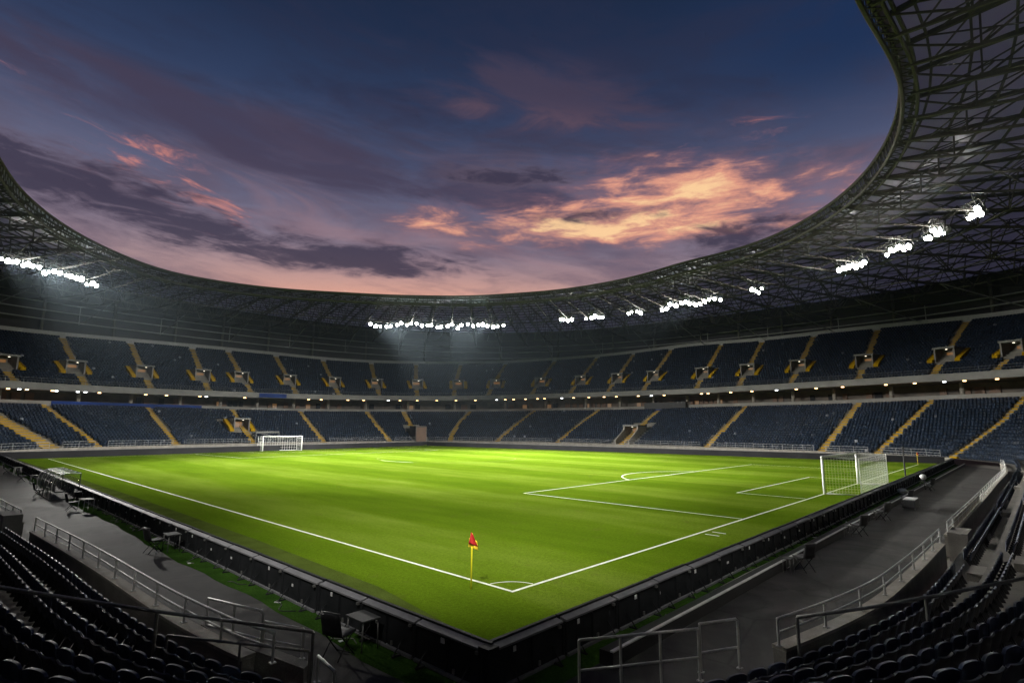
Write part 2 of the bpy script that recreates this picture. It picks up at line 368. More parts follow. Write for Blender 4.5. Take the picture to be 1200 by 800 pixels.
# ------------------------------------------------------------------ ground, pitch
g = MB().add([(-290, -290, -0.02), (390, -290, -0.02), (390, 390, -0.02), (-290, 390, -0.02)], [(0, 1, 2, 3)])
tag(g.build('ground', M['terrace']), kind='structure')
inner = [P3(t, 0.02, 0.0) for t in np.arange(0, NT, 2)]
w = MB(); w.add(inner + [(36, 42, 0.0)], [(i, (i + 1) % len(inner), len(inner)) for i in range(len(inner))])
tag(w.build('walkway', M['walk']), kind='structure')
BL, BR = -4.45, -3.55          # board lines: near left x, near right y
FC = np.array(at(500, 521.8, 0)[:2]); FA = np.array(at(0, 538.4, 0)[:2]); FB = np.array((80.4, -3.4)); FB = np.array((80.6, -3.0))
pq = [(BL, BR), tuple(FB), tuple(FC), (BL, FA[1])]
p = MB(); nx = 1
p.add([(x, y, 0.004) for x, y in pq], [(0, 1, 2, 3)])
tag(p.build('pitch_grass', M['grass']), kind='structure')
b = MB(); b.add([(BL, BR, 0.008), (-3.1, -2.2, 0.008), (-2.3, 3, 0.008), (-2.05, 12, 0.008), (-2.0, 30, 0.008), (-2.3, 60, 0.008), (-3.0, FA[1] - 0.5, 0.008), (BL, FA[1], 0.008)], [(0, 1, 2, 3, 4, 5, 6, 7)])
tag(b.build('border_turf', M['border_turf']), kind='structure')
st = MB()
ys = np.arange(-4, 80.1, 1.0)
st.strip([(-5.22 + 0.05 * math.sin(y * 1.7) + 0.07 * math.sin(y * 0.41), y, 0.004) for y in ys], [(-4.5, y, 0.004) for y in ys])
st.add([(-4.9, -4.3, 0.006), (79, -4.4, 0.006), (79, -3.55, 0.006), (-4.9, -3.55, 0.006)], [(0, 1, 2, 3)])
tag(st.build('turf_strip', M['strip_turf']), kind='structure')

ln = MB(); LZ = 0.012
def line(pts, w=0.13, closed=False):
    pts = [np.array(q, float) for q in pts]; A = []; B = []
    for i in range(len(pts)):
        d = pts[min(i + 1, len(pts) - 1)] - pts[max(i - 1, 0)]; d /= np.linalg.norm(d); nn = np.array((-d[1], d[0])) * w / 2
        A.append((*(pts[i] + nn), LZ)); B.append((*(pts[i] - nn), LZ))
    ln.strip(B, A)
def seg_line(a, b, w=0.105, ext=0.0):
    a, b = np.array(a, float), np.array(b, float); d = (b - a) / np.linalg.norm(b - a)
    line([a - d * ext, b + d * ext], w)
seg_line((0, 0), (75.6, -0.4), ext=0.06)
seg_line((0, 0.07), (0, 79.2))
seg_line((16.8, 0.0), (16.8, 14.5)); seg_line((16.74, 14.5), (58.8, 14.3)); seg_line((58.8, 14.2), (58.8, -0.2))
seg_line((27.7, 0.0), (27.7, 4.36)); seg_line((27.64, 4.36), (45.0, 4.26)); seg_line((45.0, 4.2), (45.0, -0.1))
cD = np.array((36.6, 10.0)); rD = 7.7
a0 = math.asin((14.45 - cD[1]) / rD)
line([cD + rD * np.array((math.cos(a), math.sin(a))) for a in np.linspace(a0, PI - a0, 40)], 0.12)
cc = np.array((38.6, 48.0))
wn = MB(); ln_keep = ln
line([cc + 9.4 * np.array((math.cos(a), math.sin(a))) for a in np.linspace(PI * 0.92, PI * 1.13, 14)], 0.11)
ln = wn
line([cc + 9.4 * np.array((math.cos(a), math.sin(a))) for a in np.linspace(-PI * 0.87, PI * 0.92, 70)], 0.07)
ln = ln_keep
M['worn_line'] = worn('worn_line_paint', (0.11, 0.145, 0.025), (0.24, 0.28, 0.12), 2.5, (0.8, 0.95), detail=8, spec=0.0)
tag(wn.build('worn_marking', M['worn_line']), kind='structure')
line([0.95 * np.array((math.cos(a), math.sin(a))) for a in np.linspace(0.08, PI / 2 - 0.08, 16)], 0.05)
seg_line((12.4, -0.35), (12.4, -0.95), 0.1); seg_line((11.7, -0.35), (11.7, -0.95), 0.1)
seg_line((-0.0, 79.2), (75, 84.5), 0.1)
# far area in front of the far goal
def fl(x): return 79.2 + 5.3 * x / 75
seg_line((17, fl(17)), (18.2, 66), 0.11); seg_line((18.2, 66), (54, 68.5), 0.11); seg_line((54, 68.5), (53, fl(53)), 0.11)
seg_line((25, fl(25)), (25.3, 76.0), 0.1); seg_line((25.3, 76.0), (42, 77.2), 0.1)
tag(ln.build('pitch_markings', M['line']), kind='structure')

# kerb at the near right edge of the turf
k = MB(); k.hexa([(-2.2, -4.62, 0.0), (77, -4.95, 0.0), (77, -4.65, 0.0), (-2.2, -4.32, 0.0)], [(-2.2, -4.62, 0.27), (77, -4.95, 0.27), (77, -4.65, 0.27), (-2.2, -4.32, 0.27)])
kerb = k.build('kerb', M['black_board'] if 'black_board' in M else worn('kerb_face', (0.010, 0.010, 0.010), (0.022, 0.022, 0.022), 2, (0.7, 0.9)))
tag(kerb, kind='structure')
kc = MB(); kc.hexa([(-2.2, -4.63, 0.273), (77, -4.96, 0.273), (77, -4.89, 0.273), (-2.2, -4.56, 0.273)], [(-2.2, -4.63, 0.30), (77, -4.96, 0.30), (77, -4.89, 0.30), (-2.2, -4.56, 0.30)])
tag(kc.build('kerb_edge', M['kerb_paint']), kind='structure')
hp = MB(); hp.tube([(-1.5, -4.18, 0.08), (6, -4.12, 0.08), (8.2, -4.16, 0.08), (20, -4.2, 0.08)], 0.05, 6)
tag(hp.build('white_pipe', M['cap'], smooth=True), 'long pale pipe lying on the turf strip beside the kerb behind the near goal', 'pipe')

# ------------------------------------------------------------------ grandstand
stand = empty('grandstand', (0, 0, 0))
tag(stand, 'two tier bowl grandstand with dark blue seat blocks and yellow stairs all round the pitch', 'grandstand')
def terraces(name, n, d0, tr, zf, mat):
    mb = MB(); tt = np.arange(0, NT, 2); k = len(tt)
    rows = []
    for i in range(n):
        for (d, z) in ((d0 + i * tr, i), (d0 + (i + 1) * tr, i)):
            p = plan(tt, d); zz = zf(tt, z); rows.append(np.c_[p, zz])
    for r in rows: mb.v.extend(map(tuple, r.tolist()))
    for a in range(len(rows) - 1):
        for i in range(k):
            j = (i + 1) % k; mb.f.append((a * k + i, a * k + j, (a + 1) * k + j, (a + 1) * k + i))
    return mb.build(name, mat, stand)
terraces('lower_terrace', NL, D0L, TL, zl, M['terrace'])
terraces('upper_terrace', NU, D0U, TU, zu, M['terrace'])
def ring_wall(name, d0, d1, zf0, zf1, mat, parent=stand, trange=None, step=2):
    tt = np.arange(0, NT, step) if trange is None else np.arange(trange[0], trange[1] + 1e-6, min(step, 0.5 if trange[1] - trange[0] < 20 else step))
    a = plan(tt, d0); c = plan(tt, d1); z0 = np.array([zf0(t) for t in tt]); z1 = np.array([zf1(t) for t in tt])
    q = [np.c_[a, z0], np.c_[c, z0], np.c_[c, z1], np.c_[a, z1]]; k = len(tt); mb = MB()
    for r in q: mb.v.extend(map(tuple, r.tolist()))
    cl = trange is None
    for s in range(4):
        for i in range(k if cl else k - 1):
            j = (i + 1) % k; s2 = (s + 1) % 4; mb.f.append((s * k + i, s * k + j, s2 * k + j, s2 * k + i))
    if not cl: mb.f.append((0, k, 2 * k, 3 * k)); mb.f.append((k - 1, 4 * k - 1, 3 * k - 1, 2 * k - 1))
    return mb.build(name, mat, parent)
C = lambda v: (lambda t: v)
zb_ = lambda t: float(lerp_c(ZB, t)); zd_ = lambda t: float(lerp_c(ZD, t)); ze_ = lambda t: float(lerp_c(ZE, t)); z0_ = lambda t: float(lerp_c(Z0, t))
ring_wall('gallery_parapet', dB, dB + 0.25, lambda t: zb_(t) - 0.35, lambda t: zb_(t) + 0.55, M['fascia'])
ring_wall('gallery_floor', dB + 0.25, 27.5, lambda t: zb_(t) - 0.5, lambda t: zb_(t) - 0.3, M['terrace'])
ring_wall('gallery_wall', 27.5, 27.8, lambda t: zb_(t) - 0.5, lambda t: zd_(t) + 3.0, M['gallery'])
ring_wall('gallery_ceiling', dD + 0.42, 27.4, lambda t: zd_(t) + 0.12, lambda t: zd_(t) + 0.3, M['concrete'])
ring_wall('fascia', dD, dD + 0.4, zd_, lambda t: zd_(t) + 1.15, M['fascia'])
ring_wall('rear_parapet', dE + 0.1, dE + 0.4, lambda t: ze_(t) - 0.3, lambda t: ze_(t) + 1.1, M['grey_clean'])
ring_wall('rear_floor', dE, 42.0, lambda t: ze_(t) - 0.6, lambda t: ze_(t) - 0.35, M['dark_wall'])
ring_wall('back_wall', 41.0, 41.4, lambda t: ze_(t) - 0.2, lambda t: 34.3, M['dark_wall'])
# railing on the upper fascia
fr = MB()
for zo in (1.55, 1.95):
    fr.tube([P3(t, dD + 0.2, zd_(t) + zo) for t in np.arange(0, NT, 3)], 0.03, 4, closed=True)
for t in np.arange(0, NT, 3): fr.tube([P3(t, dD + 0.2, zd_(t) + 1.1), P3(t, dD + 0.2, zd_(t) + 1.95)], 0.025, 4)
fr.build('fascia_railing', M['dark_rail'], stand)
# columns in the gallery, one mesh per column, and rear columns
for t in np.arange(4, NT, 14.4):
    p = plan(t, 23.0); x, y, dep = proj([[p[0], p[1], 9]])
    if dep[0] < 40 or not (-60 < x[0] < 1260): continue
    q = plan(t, 24.5); MB().tube([(q[0], q[1], zb_(t) - 0.3), (q[0], q[1], zd_(t) + 0.12)], 0.35, 10).build('column', M['concrete'], stand, smooth=True)
for t in np.arange(4, NT, 18):
    q = plan(t, 39.2); x, y, dep = proj([[q[0], q[1], 24]])
    if dep[0] < 40 or not (-60 < x[0] < 1260): continue
    MB().tube([(q[0], q[1], ze_(t) - 0.5), (q[0], q[1], 32.5)], 0.28, 8).build('rear_column', M['truss'], stand, smooth=True)
# kiosk fronts and lit windows on the gallery wall
for i, t in enumerate(np.arange(0, NT, 2.2)):
    q = plan(t, 26); x, y, dep = proj([[q[0], q[1], 9]])
    if dep[0] < 40 or not (-40 < x[0] < 1240): continue
    r = random.random()
    a = P3(t, 27.3, 0); c = P3(t + 1.3 + 0.5 * random.random(), 27.3, 0); zf = zb_(t) - 0.3; h = 2.4
    if r < 0.34:
        mb = MB(); mb.bar((a[0], a[1], zf + h / 2), (c[0], c[1], zf + h / 2), 0.2, h); mb.build('kiosk_front', M['brown'] if r < 0.22 else M['black'], stand)
    elif r < 0.41:
        mb = MB(); mb.bar((a[0], a[1], zf + 1.5), (c[0], c[1], zf + 1.5), 0.2, 1.2); mb.build('kiosk_window', M['window_glow'], stand)
# blue banners on the parapet, left
def banner(px0, px1, d, zf, h, label):
    t0, t1 = t_at_px(px0, d, zf), t_at_px(px1, d, zf)
    lo, hi = min(t0, t1), max(t0, t1)
    o = ring_wall('banner', d - 0.08, d - 0.02, lambda t: zf(t) - h / 2, lambda t: zf(t) + h / 2, M['blue_banner'], None, (lo, hi), 0.5)
    tag(o, label, 'banner')
banner(60, 236, dB, lambda t: zb_(t) + 0.15, 0.85, 'long dark blue banner on the gallery parapet at the far left')
banner(304, 336, dD, lambda t: zd_(t) + 0.55, 0.9, 'short dark blue banner on the upper tier fascia left of the far corner')

# ---- stairs between seat blocks
def aisle(t0, t1, n, d0, tr, zf, width, name='aisle_stair', i0=0, i1=None):
    mb = MB(); i1 = n if i1 is None else i1
    for i in range(i0, i1):
        t = t0 + (t1 - t0) * (i + 0.5) / n
        nn = normal(t); tg = np.array((-nn[1], nn[0]))
        z_a, z_b = float(zf(t, i)), float(zf(t, i + 1))
        for hlf in (0, 1):
            da = d0 + (i + 0.5 * hlf) * tr; db = da + 0.5 * tr
            zz = z_a + 0.03 + (z_b - z_a) * 0.5 * hlf
            pa, pb = plan(t, da), plan(t, db)
            q = [pa - tg * width / 2, pa + tg * width / 2, pb + tg * width / 2, pb - tg * width / 2]
            mb.hexa([(*v, z_a - 0.05) for v in q], [(*v, zz) for v in q])
    return mb.build(name, M['yellow'], stand)
GAPL, GAPU = [], []            # (t0, t1, half width) for seat gaps
low = [(117, 50, 525, 477), (208, 173, 523, 478), (298, 273, 515, 483), (380, 352, 515, 483), (457, 430, 515, 482), (527, 552, 513, 485), (582, 627, 518, 483), (652, 702, 520, 483),
       (727, 773, 520, 487), (827, 875, 525, 480), (962, 1007, 528, 480), (1027, 1093, 530, 477), (1113, 1200, 532, 492)]
for xb, xt, yb, yt in low:
    t0 = t_at_px(xb, D0L, lambda t: z0_(t)); t1 = t_at_px(xt, dB - 0.5, lambda t: zb_(t)); 
    if abs(t1 - t0) > 14: print('lower aisle', xb, t0, t1); t1 = t0 + np.sign(t1 - t0) * 6
    GAPL.append((t0, t1, 0.42)); aisle(t0, t1, NL, D0L, TL, zl, 1.1)
NEARAISLE = [(8.5, -8.1), (23.5, -8.4), (39, -8.7), (56, -8.9), (-8.7, 16.2), (-9.2, 36), (-9.6, 56), (-9, 72)]
for q in NEARAISLE:
    t = t_near(*q); GAPL.append((t, t, 0.75))
    mb = MB()
    for i in range(NL - 3):
        nn = normal(t); tg = np.array((-nn[1], nn[0])); da = D0L + i * TL + TL * 0.55; pa, pb = plan(t, da), plan(t, da + TL * 0.45)
        z_a, z_b = float(zl(t, i)), float(zl(t, i + 1))
        qd = [pa - tg * .6, pa + tg * .6, pb + tg * .6, pb - tg * .6]
        mb.hexa([(*v, z_a - 0.03) for v in qd], [(*v, (z_a + z_b) / 2) for v in qd])
    mb.build('aisle_step', M['concrete'], stand)
upp = [(17, -20, 7), (100, 73, 88), (177, 153, 169), (245, 225, 237), (295, 267, 283), (348, 323, 339), (398, 378, 392), (445, 435, 441), (489, 488, 489), (532, 540, 537), (572, 593, 580),
       (623, 650, 633), (668, 700, 680), (712, 743, 723), (753, 787, 765), (815, 845, 823), (865, 893, 876), (927, 953, 935), (1005, 1028, 1013), (1092, 1133, 1107), (1165, 1215, 1187)]
DV = D0U + 6 * TU
def vomitory(t, d, zf, w=2.8, h=2.3, ln_=3.8, wall=None, stairs=True, tilt=0.0):
    nn = normal(t); tg = np.array((-nn[1], nn[0])); base = plan(t, d); z = float(zf(t, d)) - 0.1
    rot = math.atan2(nn[1], nn[0]) - PI / 2        # local +y is outward
    e = empty('vomitory', (base[0], base[1], z), rot); e.parent = stand
    wl = MB()
    for s in (-1, 1): wl.box((s * (w / 2), ln_ / 2, h / 2), (0.25, ln_, h))
    sl_ = MB(); sl_.box((0, ln_ / 2, h + 0.16), (w + 0.5, ln_ + 0.3, 0.30)); sl_.build('portal_slab', M['fascia'], e)
    wl.box((0, ln_ * 0.75, h / 2), (w - 0.26, 0.2, h - 0.01))
    wl.build('portal', wall or M['portal'], e)
    MB().box((0.1, ln_ * 0.75 - 0.13, h * 0.42), (w * 0.62, 0.05, h * 0.8)).build('doorway', M['door_glow'], e)
    lo = MB().box((0.25, 0.3, h - 0.12), (0.26, 0.16, 0.08)).build('portal_lamp', M['portal_bulb'], e)
    if stairs:
        for s in (-1, 1):
            sm = MB()
            for q in range(7):
                y0 = -0.6 + q * 0.62; sm.box((s * (w / 2 + 0.62), y0 + 0.31, 0.25 + q * 0.32), (0.8, 0.62, 0.5 + 0.05))
            sm.box((s * (w / 2 + 1.07), 1.4, 1.25), (0.08, 3.6, 0.55), rx=math.atan(0.5))
            sm.build('flank_stair', M['yellow'], e)
    return e
for xb, xt, xv in upp:
    t0 = t_at_px(xb, D0U, lambda t: zd_(t) + 1) if xb > 0 else None; t1 = t_at_px(xt, dE, ze_) ; tv = t_at_px(xv, DV, lambda t: zup_d(t, DV))
    if abs(t1 - t0) > 14 or xt < 0 or xt > 1200: t1 = tv + (tv - t0) * 2.0 if abs(tv - t0) < 6 else t0
    GAPU.append((t0, t1, 0.42)); GAPU.append((tv, tv, 2.3, 5, 11))
    aisle(t0, t1, NU, D0U, TU, zu, 1.1, i1=5); aisle(t0, t1, NU, D0U, TU, zu, 1.1, i0=11)
    vomitory(tv, DV, zup_d)
# lower tier portals
tvl = t_at_px(283, D0L + 7 * TL, lambda t: zlow_d(t, D0L + 7 * TL)); vomitory(tvl, D0L + 7 * TL, zlow_d); GAPL.append((tvl, tvl, 2.9, 5, 13))
tvl = t_at_px(742, D0L + 5 * TL, lambda t: zlow_d(t, D0L + 5 * TL)); vomitory(tvl, D0L + 4 * TL, zlow_d, w=3.2, wall=M['cap'], stairs=False); GAPL.append((tvl, tvl, 2.6, 0, 11))
for s in (-1, 1):
    mb = MB()
    nn = normal(tvl); tg = np.array((-nn[1], nn[0])); a = plan(tvl, D0L) + tg * s * 1.6; c = plan(tvl, D0L + 4 * TL) + tg * s * 1.6
    mb.hexa([(*(a - tg * .12), 0.4), (*(a + tg * .12), 0.4), (*(c + tg * .12), 0.4), (*(c - tg * .12), 0.4)],
            [(*(a - tg * .12), z0_(tvl) + 0.9), (*(a + tg * .12), z0_(tvl) + 0.9), (*(c + tg * .12), zlow_d(tvl, D0L + 4 * TL) + 1.6), (*(c - tg * .12), zlow_d(tvl, D0L + 4 * TL) + 1.6)])
    mb.build('stair_wall', M['cap'], stand)
# far corner tunnel
tt_ = t_at_px(492, 1.0, lambda t: 1.0)
nn = normal(tt_); rot = math.atan2(nn[1], nn[0]) - PI / 2; bb = plan(tt_, 0.2)
tn = empty('tunnel', (bb[0], bb[1], 0), rot); tn.parent = stand
MB().box((0, 3, 2.15), (2.6, 6.4, 4.3)).build('tunnel_box', M['gallery'], tn)
MB().box((0, -0.23, 2.0), (2.2, 0.06, 3.9)).build('tunnel_door', M['brown'], tn)
GAPL.append((tt_, tt_, 1.9, 0, 10))
aisle(tt_, tt_, NL, D0L, TL, zl, 1.3, i0=10); GAPL.append((tt_, tt_, 0.42))
# far left corner ramp
tr_ = t_at_px(62, D0L, z0_)
GAPL.append((tr_, tr_, 1.4))
aisle(tr_, tr_, NL, D0L, TL, zl, 2.2, name='corner_stair')

t0_, t1_ = sorted((t_at_px(757, dB, zb_), t_at_px(806, dB, zb_)))
ring_wall('press_box', dB - 1.2, dB - 0.05, lambda t: zb_(t) - 1.2, lambda t: zb_(t) + 1.3, M['dark_wall'], stand, (t0_, t1_), 0.5)
ring_wall('press_box_ledge', dB - 1.35, dB - 1.22, lambda t: zb_(t) - 1.0, lambda t: zb_(t) - 0.3, M['blue_banner'], stand, (t0_, t1_), 0.5)
# pale stair canopy frame low in the far end, beside the far goal
tq = t_at_px(313, 0.4, z0_); cf = MB()
qa, qb = [plan(tq + dd_ / DT, 0.5) for dd_ in (-2.2, 2.2)]; zc = z0_(tq)
cf.bar((*qa, zc), (*qa, zc + 2.2), 0.12); cf.bar((*qb, zc), (*qb, zc + 2.2), 0.12); cf.bar((*qa, zc + 2.2), (*qb, zc + 2.2), 0.12, 0.35); cf.bar((*qb, zc + 2.2), (*plan(tq - 3.6 / DT, 1.5), zc + 0.9), 0.12)
cf.build('stair_canopy', M['fascia'], stand)
# ---- front walls and railings
def rail_run(name, label, pts, h, mids=(0.5,), post_every=1.6, r=0.024, mat='steel', post_h=None, drops=True, posts=None, cat='railing', group=None):
    """pts: top rail polyline; posts drop h below it"""
    e = empty(name, (0, 0, 0)); tag(e, label, cat, group)
    pts = [Vector(q) for q in pts]
    tr = MB(); tr.tube(pts, r, 8); tr.build('top_rail', M[mat], e, smooth=True)
    for mfrac in mids:
        mr = MB(); mr.tube([q - Vector((0, 0, h * mfrac)) for q in pts], r * 0.85, 8); mr.build('mid_rail', M[mat], e, smooth=True)
    acc = [0.0]
    for i in range(1, len(pts)): acc.append(acc[-1] + (pts[i] - pts[i - 1]).length)
    if posts is None:
        n = max(1, round(acc[-1] / post_every)); posts = [acc[-1] * j / n for j in range(n + 1)]
    for s in posts:
        i = max(j for j in range(len(acc)) if acc[j] <= s + 1e-6); i = min(i, len(pts) - 2)
        f = (s - acc[i]) / max(acc[i + 1] - acc[i], 1e-6); q = pts[i].lerp(pts[i + 1], f)
        pm = MB(); pm.tube([q - Vector((0, 0, h)), q], r * 0.95, 8); pm.box((q.x, q.y, q.z - h + 0.008), (0.09, 0.09, 0.016)); pm.build('post', M[mat], e, smooth=False)
    return e
def wall_run(t0, t1, label, ztop=0.75):
    e = empty('perimeter_wall', (0, 0, 0)); tag(e, label, 'wall')
    if t1 < t0: t1 += NT
    ring_wall('wall_body', 0.0, 0.24, C(-0.01), C(ztop - 0.06), M['concrete'], e, (t0, t1), 1)
    ring_wall('coping', -0.015, 0.255, C(ztop - 0.057), C(ztop), M['cap'], e, (t0, t1), 1)
    return e
# t runs counter-clockwise: near right wall then far then near left
tR0, tRg0, tRg1, tR1 = t_near(-0.9, -7.15), t_near(11.8, -8.2), t_near(14.1, -8.25), t_near(70, -8)
tLa, tLg1, tLg0, tL0 = t_near(-8.8, 74), t_near(-8.7, 17.4), t_near(-8.7, 15.2), t_near(-7.35, -0.95)
wall_run(tR0, tRg0, 'low concrete wall with pale coping, from the open corner gate to the first gap behind the near goal side')
wall_run(tRg1, tR1, 'long low concrete wall running on beyond the gap along the right walkway')
wall_run(tLa, tLg1, 'low concrete wall along the left walkway beyond its gate opening')
wall_run(tLg0, tL0, 'low concrete wall under the left handrail, ending in a sloped end by the corner gate')
def wall_rail(t0, t1, label, z=1.2, zb=0.75, end=None, start=None, every=1.55):
    if t1 < t0: t1 += NT
    pts = [P3(t, 0.12, z) for t in np.linspace(t0, t1, max(3, int(abs(t1 - t0) * 1.5)))]
    return rail_run('handrail', label, pts, z - zb, mids=(0.5,), post_every=every)
wall_rail(tR0, tRg0, 'grey steel handrail on the right hand wall between the corner gate and the first gap')
wall_rail(tRg1, tR1, 'grey steel handrail on the far stretch of the right walkway wall, with white slatted infill')
wall_rail(tLa, tLg1, 'grey steel handrail on the left walkway wall beyond the gate opening')
wall_rail(tLg0, tL0 + 1.2, 'grey steel handrail on the left wall, leading down to the corner gate')
# white slats on the right hand far rail
sl = MB()
for i, t in enumerate(np.arange(tRg1 + 4, tRg1 + 26, 0.28)):
    q = P3(t, 0.12, 0.76); sl.bar(q, (q[0], q[1], 1.1), 0.12, 0.03)
so = sl.build('slat_infill', M['cap']); so.parent = [o for o in COL.objects if o.get('label', '').startswith('grey steel handrail on the far stretch')][0]
# gate piers
for (t, lab) in ((tLg1 + 0.0, 'tall concrete pier beside the left walkway gate'), (tRg1, 'squat concrete pier beside the gap in the right walkway wall')):
    q = plan(t, 0.45); h = 1.15 if 'left' in lab else 0.95
    nn = normal(t); e = MB().box((0, 0, h / 2 - 0.01), (0.55, 1.5, h)); o = e.build('gate_pier', M['concrete'], loc=(q[0], q[1], 0)); o.rotation_euler = (0, 0, math.atan2(nn[1], nn[0])); tag(o, lab, 'pier')

# sloping end of the left wall by the gate
a = at(244, 729, 0.74); c_ = at(281, 750, 0.7); d_ = at(360, 779, 0.35)
sw = MB()
pl = [a, c_, d_]
for q0, q1 in zip(pl[:-1], pl[1:]):
    dd = (q1 - q0)[:2]; dd /= np.linalg.norm(dd); nn = np.array((-dd[1], dd[0])) * 0.13
    sw.hexa([(*(q0[:2] - nn), -0.01), (*(q1[:2] - nn), -0.01), (*(q1[:2] + nn), -0.01), (*(q0[:2] + nn), -0.01)],
            [(*(q0[:2] - nn), q0[2]), (*(q1[:2] - nn), q1[2]), (*(q1[:2] + nn), q1[2]), (*(q0[:2] + nn), q0[2])])
tag(sw.build('stair_wall', M['concrete']), 'sloping concrete stair wall at the left side of the corner gate', 'wall')
def A3(x, y, z): return tuple(at(x, y, z))
rail_run('gate_rail', 'bright steel gate handrail at the left of the corner, with a rounded end post', [A3(244, 700.6, 1.2), A3(306, 715.2, 1.2), A3(308.5, 717.5, 1.17)], 0.85, mids=(0.55,), posts=[0.02, 1.0, 2.0] if False else None, post_every=0.9)
rail_run('gate_rail', 'short steel rail just beyond the end post of the left gate handrail', [A3(310, 727.5, 1.0), A3(356, 736.5, 0.85)], 0.5, mids=(0.6,), post_every=3.0)
rail_run('stair_rail', 'dark steel rail crossing the seats at lower left and ending at the corner gate', [A3(-40, 681, 2.35), A3(0, 688, 2.2), A3(130, 708, 1.75), A3(192, 717, 1.55), A3(367, 740, 1.15)], 0.95, mids=(), posts=None, mat='dark_rail', r=0.028, post_every=2.2)
rail_run('stair_rail', 'lower dark steel rail under the left stair rail by the corner gate', [A3(196, 744, 1.2), A3(363, 762.5, 0.8)], 0.5, mids=(), mat='dark_rail', post_every=1.3, r=0.022)
rail_run('stair_rail', 'dark steel rail crossing the seats at lower right above the rounded seat backs', [A3(934, 723, 1.25), A3(1014, 712, 1.45), A3(1100, 697, 1.75), A3(1240, 669, 2.2)], 0.95, mids=(), mat='dark_rail', r=0.03, posts=None, post_every=2.3)
rail_run('gate_rail', 'steel gate handrail in front of the seats right of the corner gate, lower long section', [A3(678.5, 749.5, 1.0), A3(818, 736, 1.0)], 0.85, mids=(0.55,), post_every=0.75)
rail_run('gate_rail', 'raised short steel handrail section right of the long gate handrail', [A3(819.5, 730.5, 1.05), A3(862, 724.6, 1.05), A3(864, 727, 1.03)], 0.8, mids=(0.6,), post_every=1.5)
rail_run('stair_rail', 'stub of pale steel rail poking up at the bottom beside the corner gate', [A3(373, 768, 0.75), A3(392, 786, 0.9)], 0.4, mids=(), post_every=3)

# far front barrier: pale wall with railing in front of the far seats
tF0, tF1 = t_near(80, -4), t_near(-7, 83)
gates = sorted([g_[0] for g_ in GAPL if tF0 < g_[0] < tF1])
ba = empty('front_barrier'); tag(ba, 'pale front barrier with white railing below the far lower seats', 'barrier')
ring_wall('barrier_wall', 0.0, 0.25, C(-0.01), lambda t: z0_(t) + 0.12, M['concrete'], ba, (tF0, tF1), 1)
fb = MB()
edges = [tF0] + gates + [tF1]
for a_, b_ in zip(edges[:-1], edges[1:]):
    a_, b_ = a_ + 0.9 / DT, b_ - 0.9 / DT
    if b_ - a_ < 1: continue
    ts = np.linspace(a_, b_, max(3, int((b_ - a_) * 1.2)))
    for zo in (0.30, 0.62, 0.98): fb.tube([P3(t, 0.12, z0_(t) + zo) for t in ts], 0.024, 5)
    for t in np.linspace(a_, b_, max(3, int((b_ - a_) * DT / 1.4))): fb.tube([P3(t, 0.12, z0_(t) + 0.1), P3(t, 0.12, z0_(t) + 0.98)], 0.022, 5)
fb.build('barrier_rail', M['barrier_paint'], ba)

# ------------------------------------------------------------------ seats
def shell(fn, nu, nv, th):
    """curved sheet fn(u,v)->(p, n) with thickness"""
    mb = MB(); G = [[fn(i / (nu - 1), j / (nv - 1)) for i in range(nu)] for j in range(nv)]
    vs = [Vector(p) for r in G for p in r]
    idx = lambda i, j: j * nu + i
    nrm = []
    for j in range(nv):
        for i in range(nu):
            du = vs[idx(min(i + 1, nu - 1), j)] - vs[idx(max(i - 1, 0), j)]; dv = vs[idx(i, min(j + 1, nv - 1))] - vs[idx(i, max(j - 1, 0))]
            nrm.append(du.cross(dv).normalized())
    k = len(vs); bk = [v - n * th for v, n in zip(vs, nrm)]
    fs = []
    for j in range(nv - 1):
        for i in range(nu - 1):
            a, b, c, d = idx(i, j), idx(i + 1, j), idx(i + 1, j + 1), idx(i, j + 1)
            fs.append((a, b, c, d)); fs.append((k + d, k + c, k + b, k + a))
    bd = [idx(i, 0) for i in range(nu)] + [idx(nu - 1, j) for j in range(1, nv)] + [idx(i, nv - 1) for i in range(nu - 2, -1, -1)] + [idx(0, j) for j in range(nv - 2, 0, -1)]
    for a, b in zip(bd, bd[1:] + bd[:1]): fs.append((b, a, k + a, k + b))
    mb.add(vs + bk, fs); return mb
# local frame: +y towards the pitch, x along the row, z up from the tread
def back_fn(u, v):
    e = abs(u - 0.5) * 2; x = (u - 0.5) * 0.40 * (1 - 0.03 * max(0, v - 0.7) / 0.3)
    z = 0.22 + v * (0.285 + 0.022 * e ** 2 - 0.035 * max(0, e - 0.86) / 0.14)
    y = -0.02 - 0.07 * v - 0.03 * (1 - e ** 2) * (0.6 + 0.4 * v) - 0.025 * max(0, v - 0.8) / 0.2
    return (x, y, z)
def pan_fn(u, v):
    e = abs(u - 0.5) * 2; x = (u - 0.5) * 0.37
    z = 0.23 + v * (0.27 - 0.03 * e ** 4); y = 0.08 - 0.025 * v + 0.02 * (1 - e ** 2)
    return (x, y, z)
def seat_parts(nu, nv):
    bk = shell(back_fn, nu, nv, -0.022); pn = shell(pan_fn, max(4, nu - 2), max(3, nv - 1), 0.03)
    br = MB()
    for s in (-1, 1):
        br.hexa([(s * .17 - .01, -0.05, 0.015), (s * .17 + .01, -0.05, 0.015), (s * .17 + .01, -0.16, 0.03), (s * .17 - .01, -0.16, 0.03)],
                [(s * .17 - .01, 0.08, 0.24), (s * .17 + .01, 0.08, 0.24), (s * .17 + .01, -0.04, 0.29), (s * .17 - .01, -0.04, 0.29)])
    br.box((0, 0.0, 0.225), (0.40, 0.04, 0.04))
    return bk, pn, br
bk, pn, br = seat_parts(11, 7)
proto = empty('stadium_seat')
